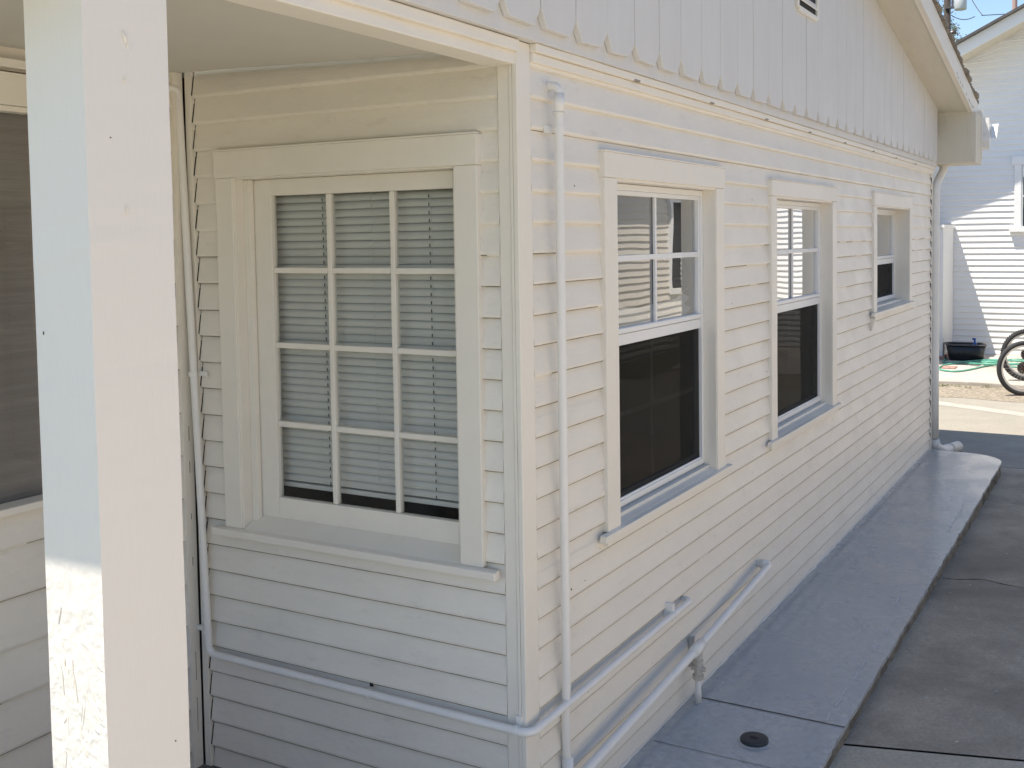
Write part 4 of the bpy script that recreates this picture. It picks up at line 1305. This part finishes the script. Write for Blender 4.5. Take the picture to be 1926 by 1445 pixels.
def smoothpath(cp, m=10):
    out = []
    P = [Vector(c) for c in cp]
    for i in range(len(P) - 1):
        p0 = P[max(i - 1, 0)]; p1 = P[i]; p2 = P[i + 1]; p3 = P[min(i + 2, len(P) - 1)]
        for j in range(m):
            t = j / m
            out.append(0.5 * ((2 * p1) + (-p0 + p2) * t + (2 * p0 - 5 * p1 + 4 * p2 - p3) * t * t + (-p0 + 3 * p1 - 3 * p2 + p3) * t ** 3))
    out.append(P[-1]); return out
zh = -0.047
loop = [(13.9, 0.93, zh), (13.5, 0.92, zh), (13.45, 0.80, zh), (13.9, 0.45, zh), (14.1, 0.1, zh), (13.9, -0.35, zh), (13.5, -0.6, zh), (13.3, -0.2, zh + .02), (13.55, 0.35, zh + .02), (13.3, 0.78, zh),
        (12.85, 0.86, zh), (12.55, 0.80, zh), (12.45, 0.60, zh), (12.75, 0.45, zh), (13.25, 0.30, zh), (13.6, 0.05, zh), (13.8, -0.5, zh), (13.4, -0.9, zh), (13.0, -0.5, zh + .02), (13.1, 0.0, zh + .02), (13.5, 0.4, zh + .02),
        (13.75, 0.2, zh + .02), (14.2, 0.0, zh), (14.4, -0.5, zh), (14.1, -0.9, zh), (13.8, -0.3, zh + .02), (13.7, 0.3, zh + .03), (13.45, 0.62, zh + .01), (13.2, 0.35, zh + .03), (13.3, -0.1, zh + .03), (13.8, -0.75, zh + .02)]
hs.tube(smoothpath(loop), 0.013, 8)
tag(hs.build("garden_hose", M_hose, smooth=True), "loosely coiled green garden hose on the far sidewalk", "garden hose")
br = MB().box(12.80, 13.05, 0.66, 0.84, -0.0595, -0.045)
tag(br.build("paver", M_brick, bevel=0.005), "flat reddish brick paver inside the loop of green hose", "paver")

# weeds along the sidewalk edge
wd_ = MB()
for c_ in ((11.42, 0.55), (11.45, 0.42), (11.38, 0.62), (11.5, 0.1), (11.45, 0.05), (11.48, -0.5), (11.5, -0.9), (11.35, 0.3)):
    for i in range(14):
        a = random.uniform(0, 6.28); L_ = random.uniform(0.02, 0.07); h = random.uniform(0.01, 0.045)
        x, y = c_[0] + random.gauss(0, .02), c_[1] + random.gauss(0, .04)
        dx, dy = math.cos(a) * L_, math.sin(a) * L_
        wd_.quad((x, y, ZD + .01), (x + dx * .5 - dy * .12, y + dy * .5 + dx * .12, ZD + h), (x + dx, y + dy, ZD + h * .8), (x + dx * .5 + dy * .12, y + dy * .5 - dx * .12, ZD + h))
tag(wd_.build("weeds", M_weed), "small dry weeds in the dirt along the far sidewalk edge", "weeds", kind="stuff")

# ------------------------------------------------------------------ bicycles
def torus(mb, R0, r0, n=64, m=10, x=0.0):
    s = len(mb.v)
    for i in range(n):
        a = 2 * math.pi * i / n
        for j in range(m):
            b = 2 * math.pi * j / m
            rr = R0 + r0 * math.cos(b)
            mb.v.append((rr * math.cos(a), x + r0 * math.sin(b), rr * math.sin(a)))
    for i in range(n):
        for j in range(m):
            mb.f.append((s + i * m + j, s + ((i + 1) % n) * m + j, s + ((i + 1) % n) * m + (j + 1) % m, s + i * m + (j + 1) % m))
    return mb


def bicycle(label, loc, rz, tread):
    """origin on the ground below the rear axle; +x is forward in the bike's own frame"""
    t = thing("bicycle", label, "bicycle", "bicycles parked by the far sidewalk", loc=loc)
    t.rotation_euler.z = rz
    R0 = 0.322
    def wheel(cx, rear):
        w_ = torus(MB(), R0 - 0.026, 0.028).build("wheel", M_rubber, t, smooth=True)
        for v in w_.data.vertices: v.co += Vector((cx, 0, R0))
        def sub(mb, name, m_, sm=False):
            for i, v in enumerate(mb.v): mb.v[i] = (v[0] + cx, v[1], v[2] + R0)
            return mb.build(name, m_, w_, smooth=sm)
        rimm = MB(); n = 64; s = 0
        prf = [(0.275, -0.013), (0.275, 0.013), (0.252, 0.011), (0.248, 0), (0.252, -0.011)]
        for i in range(n):
            a = 2 * math.pi * i / n
            for (r, y) in prf: rimm.v.append((r * math.cos(a), y, r * math.sin(a)))
        for i in range(n):
            for j in range(5):
                rimm.f.append((i * 5 + j, ((i + 1) % n) * 5 + j, ((i + 1) % n) * 5 + (j + 1) % 5, i * 5 + (j + 1) % 5))
        sub(rimm, "rim", M_alu)
        sp = MB()
        for k in range(28):
            a = 2 * math.pi * k / 28; b = a + (0.5 if k % 2 else -0.5); y = 0.03 if k % 4 < 2 else -0.03
            sp.tube([(0.02 * math.cos(b), y, 0.02 * math.sin(b)), (0.25 * math.cos(a), 0, 0.25 * math.sin(a))], 0.0012, 4)
        sub(sp, "spokes", M_alu)
        sub(MB().tube([(0, -0.05, 0), (0, 0.05, 0)], 0.018, 12), "hub", M_steel, True)
        if tread:
            tr_ = MB()
            for k in range(64):
                a = 2 * math.pi * k / 64
                for y in (-0.012, 0.012):
                    c_, s__ = math.cos(a + y * 3), math.sin(a + y * 3)
                    p = Vector((c_ * 0.3225, y, s__ * 0.3225)); q = Vector((-s__, 0, c_)) * 0.006
                    u = Vector((c_, 0, s__)) * 0.004; v = Vector((0, 0.008, 0))
                    tr_.prism([p - q - v, p + q - v, p + q + v, p - q + v], tuple(u))
            sub(tr_, "tread", M_rubber)
        if rear:
            cs = MB()
            for i in range(6): cs.tube([(0, -0.028 - i * .004, 0), (0, -0.030 - i * .004, 0)], 0.040 - i * 0.004, 20)
            sub(cs, "cassette", M_cass)
            sub(MB().tube([(0, 0.035, 0), (0, 0.037, 0)], 0.07, 24), "brake_disc", M_steel)
    wheel(0, True); wheel(0.98, False)
    f = MB()
    ax, bb, st_, hd_, hb = (0, 0, R0), (0.40, 0, 0.27), (0.27, 0, 0.66), (0.83, 0, 0.70), (0.86, 0, 0.58)
    for y in (-0.05, 0.05):
        f.tube([(0, y, R0), (0.36, y * .5, 0.27)], 0.010, 8); f.tube([(0, y, R0), (0.28, y * .3, 0.62)], 0.008, 8)
    f.tube([bb, (0.25, 0, 0.72)], 0.016, 10); f.tube([bb, hb], 0.020, 10); f.tube([(0.28, 0, 0.64), hd_], 0.016, 10); f.tube([hb, (0.82, 0, 0.76)], 0.019, 10)
    f.build("frame", M_bframe, t, smooth=True)
    fk = MB()
    for y in (-0.05, 0.05): fk.tube([(0.98, y, R0), (0.90, y, 0.52), (0.865, y * .4, 0.58)], 0.010, 8)
    fk.build("fork", M_bframe, t, smooth=True)
    sd2 = MB(); sd2.tube([(0.25, 0, 0.72), (0.23, 0, 0.82)], 0.013, 8); sd2.build("seat_post", M_alu, t)
    sdl = MB(); sdl.tube([(0.10, 0, 0.85), (0.16, 0, 0.85), (0.26, 0, 0.845), (0.37, 0, 0.84)], [0.045, 0.062, 0.035, 0.015], 10); sdl.build("saddle", M_tub, t, smooth=True)
    hbm = MB(); hbm.tube([(0.82, 0, 0.76), (0.84, 0, 0.85)], 0.014, 8); hbm.tube([(0.80, -0.30, 0.87), (0.86, -0.12, 0.86), (0.86, 0.12, 0.86), (0.80, 0.30, 0.87)], 0.012, 8); hbm.build("handlebar", M_tub, t, smooth=True)
    cr_ = MB(); cr_.tube([(0.40, -0.06, 0.27), (0.40, -0.064, 0.27)], 0.085, 24); cr_.tube([(0.40, -0.08, 0.27), (0.48, -0.085, 0.14)], 0.009, 6); cr_.box(0.44, 0.53, -0.17, -0.09, 0.13, 0.15)
    cr_.tube([(0.40, 0.08, 0.27), (0.32, 0.085, 0.40)], 0.009, 6); cr_.box(0.27, 0.36, 0.09, 0.17, 0.40, 0.42); cr_.tube([(.4, -.08, .27), (.4, .08, .27)], .012, 8)
    cr_.build("crank", M_steel, t)
    de = MB(); de.tube([(0.01, -0.06, 0.29), (0.02, -0.06, 0.22)], 0.012, 8); de.tube([(0.02, -0.055, 0.22), (0.02, -0.065, 0.22)], 0.025, 12); de.tube([(0.045, -0.055, 0.165), (0.045, -0.065, 0.165)], 0.025, 12)
    de.tube([(0.02, -0.06, 0.22), (0.045, -0.06, 0.165)], 0.010, 6); de.build("derailleur", M_tub, t, smooth=True)
    return t


bicycle("nearer bicycle at the right edge, smooth black tyre and silver rim", (10.98, -0.365, ZD + 0.004), math.radians(-62), False)
bicycle("farther bicycle behind the nearer one, knobby tyre just showing", (11.95, -0.315, -0.058), math.radians(-66), True)

# leafy shrub reaching in at the right edge
def leafy(name, label, cat, base, trunks, clumps, n, ls, m, trunk_r=0.02, group=None, parent_thing=True):
    t = thing(name, label, cat, group, loc=base)
    tk = MB()
    for tr_ in trunks:
        tk.tube(tr_, [trunk_r * (1 - 0.75 * i / max(1, len(tr_) - 1)) for i in range(len(tr_))], 8)
    at(tk, "trunk", M_bark, t, smooth=True)
    cw = MB()
    for i in range(n):
        c_ = random.choice(clumps)
        v = Vector((random.gauss(0, 1), random.gauss(0, 1), random.gauss(0, 1))).normalized() * (random.random() ** 0.4)
        p = Vector(c_[:3]) + Vector((v.x * c_[3], v.y * c_[3], v.z * c_[3] * 0.85))
        a = Vector((random.gauss(0, 1), random.gauss(0, 1), random.gauss(0, .6))).normalized()
        b = a.orthogonal().normalized()
        b.rotate(Matrix.Rotation(random.uniform(0, 6.28), 3, a))
        s = ls * random.uniform(0.6, 1.3)
        cw.quad(p - a * s, p - b * s * .35 + a * s * .1, p + a * s, p + b * s * .35 + a * s * .1)
    at(cw, "crown", m, t)
    return t


leafy("shrub", "leafy green shrub whose tip reaches in at the right edge above the bicycles", "shrub", (12.6, -0.62, -0.06),
      [[(0, 0, 0), (0.02, 0.03, 0.5), (0.0, 0.1, 1.0)], [(0, 0, 0), (-0.1, -0.2, 0.6), (-0.1, -0.3, 1.1)]],
      [(0, 0.20, 1.02, 0.14), (0, -0.05, 1.05, 0.25), (-0.1, -0.35, 1.1, 0.35), (0.1, -0.3, 0.8, 0.3)], 1500, 0.035, M_leaf)

# ------------------------------------------------------------------ beyond: pole, wires, tree, far roof
up_ = thing("utility_pole", "dark wooden utility pole with a grey transformer rising above the roofs", "utility pole", loc=(35.0, 4.10, -0.15))
at(MB().tube([(0, 0, 0), (0, 0, 11.8)], [0.13, 0.10], 12), "pole", M_bwood, up_, smooth=True)
tf = MB(); tf.tube([(-0.1, -0.42, 9.22), (-0.1, -0.42, 9.25), (-0.1, -0.42, 9.95), (-0.1, -0.42, 10.0)], [0.18, 0.195, 0.195, 0.12], 18)
at(tf, "transformer", M_xf, up_, smooth=True)
at(MB().box(-0.15, 0.0, -0.25, 0.05, 9.3, 9.36).box(-0.15, 0.0, -0.25, 0.05, 9.75, 9.8).box(-0.12, -0.03, -0.2, -0.14, 9.33, 9.78), "bracket", M_steel, up_)
at(MB().box(-0.06, 0.06, -1.1, 1.1, 10.9, 11.02), "crossarm", M_bwood, up_)
at(MB().tube([(0.0, 0.0, 8.5), (0.0, -0.28, 8.55)], [0.05, 0.08], 8), "lamp_bracket", M_steel, up_, smooth=True)


def wire(a, b, sag, name="overhead_wire", label=None):
    a, b = Vector(a), Vector(b); pts = []
    for i in range(21):
        t = i / 20; p = a.lerp(b, t); p.z -= sag * 4 * t * (1 - t); pts.append(p)
    return MB().tube(pts, 0.014, 5)


wm = [((35, 3.98, 8.95), (34.6, 3.2, 8.75), 0.12, "slack dark service wire drooping below the transformer", ),
      ((35, 3.4, 9.5), (34.6, 2.95, 8.75), 0.05, "steep wire running down from the transformer to the right"),
      ((34.6, 3.0, 8.76), (30, -12, 8.3), 0.3, "thin wire running right across the blue sky"),
      ((35, 5.6, 9.4), (35, 3.98, 8.85), 0.1, "wire reaching the pole from the left through the tree")]
for (a, b, s, lb) in wm:
    tag(wire(a, b, s).build("overhead_wire", M_wire), lb, "wire")
leafy("tree", "open grey green tree standing behind the utility pole", "tree", (37.5, 4.6, -0.15),
      [[(0, 0, 0), (0.1, 0.1, 3), (0, 0.1, 6), (0.1, -0.2, 8.8)], [(0, 0.1, 5), (0, 0.7, 7), (0, 0.9, 8.6)], [(0, 0.1, 5.5), (0.2, -0.5, 7.4), (0.1, -0.75, 8.3)]],
      [(0, 0.5, 9.3, 0.55), (0, 0.1, 9.6, 0.5), (0, -0.45, 8.6, 0.42), (0, 0.3, 8.5, 0.5), (0, 0.0, 10.2, 0.6), (0, 0.9, 8.9, 0.8), (0, -0.55, 8.0, 0.35), (0, 0.6, 7.6, 0.8), (0, -0.3, 9.1, 0.28)], 1500, 0.06, M_leafd, 0.10)
fr_ = thing("far_house", "sliver of a far house with a reddish roof between the pole and the neighbour's gable", "house", loc=(38, 3.2, -0.15))
at(MB().box(0, 6, -3.0, 0.9, 0, 8.55), "wall", M_nwhite, fr_)
at(MB().prism([(-0.3, 1.2, 8.56), (-0.3, -3.3, 8.56), (-0.3, -2.7, 8.95), (-0.3, 0.25, 8.95)], (6.6, 0, 0)), "roof", M_roofred, fr_)

# ------------------------------------------------------------------ house across the driveway (seen only mirrored in the window glass, and it bounces sun back)
ah = thing("facing_house", "white clapboard house across the driveway, seen mirrored in the driveway windows", "house")
AY = -5.35
# its wall faces +Y, so build in a mirrored way
sdm = siding('x', 0.0, -6.0, 30.0, -0.15, 3.25, 0.115, -0.1, [(3.2, 4.2, 1.0, 2.2), (14.3, 15.3, 0.9, 2.4)], out=0.020, step=2.0, amp=0.004, seed=90)
sdm.v = [(x, AY - y, z) for (x, y, z) in sdm.v]
sdm.build("siding", M_facing, ah)
MB().box(-6, 30, AY - 0.2, AY - 0.01, -0.15, 3.25).build("wall", M_nwhite, ah)
for (xa, xb, za, zb) in ((3.2, 4.2, 1.0, 2.2), (14.3, 15.3, 0.9, 2.4)):
    mbw = MB(); mbw.box(xa - .1, xa, AY, AY + .05, za - .1, zb + .1); mbw.box(xb, xb + .1, AY, AY + .05, za - .1, zb + .1)
    mbw.box(xa, xb, AY, AY + .05, zb, zb + .1); mbw.box(xa, xb, AY, AY + .05, za - .1, za)
    wo = mbw.build("window", M_nwhite, ah)
    MB().quad((xa, AY + .012, za), (xb, AY + .012, za), (xb, AY + .012, zb), (xa, AY + .012, zb)).build("pane", M_tub, wo)
MB().prism([(-6.4, AY + 0.30, 2.95), (-6.4, AY + 0.30, 3.10), (-6.4, AY - 4.0, 4.7), (-6.4, AY - 4.0, 4.5)], (36.8, 0, 0)).build("roof", M_shingle, ah)
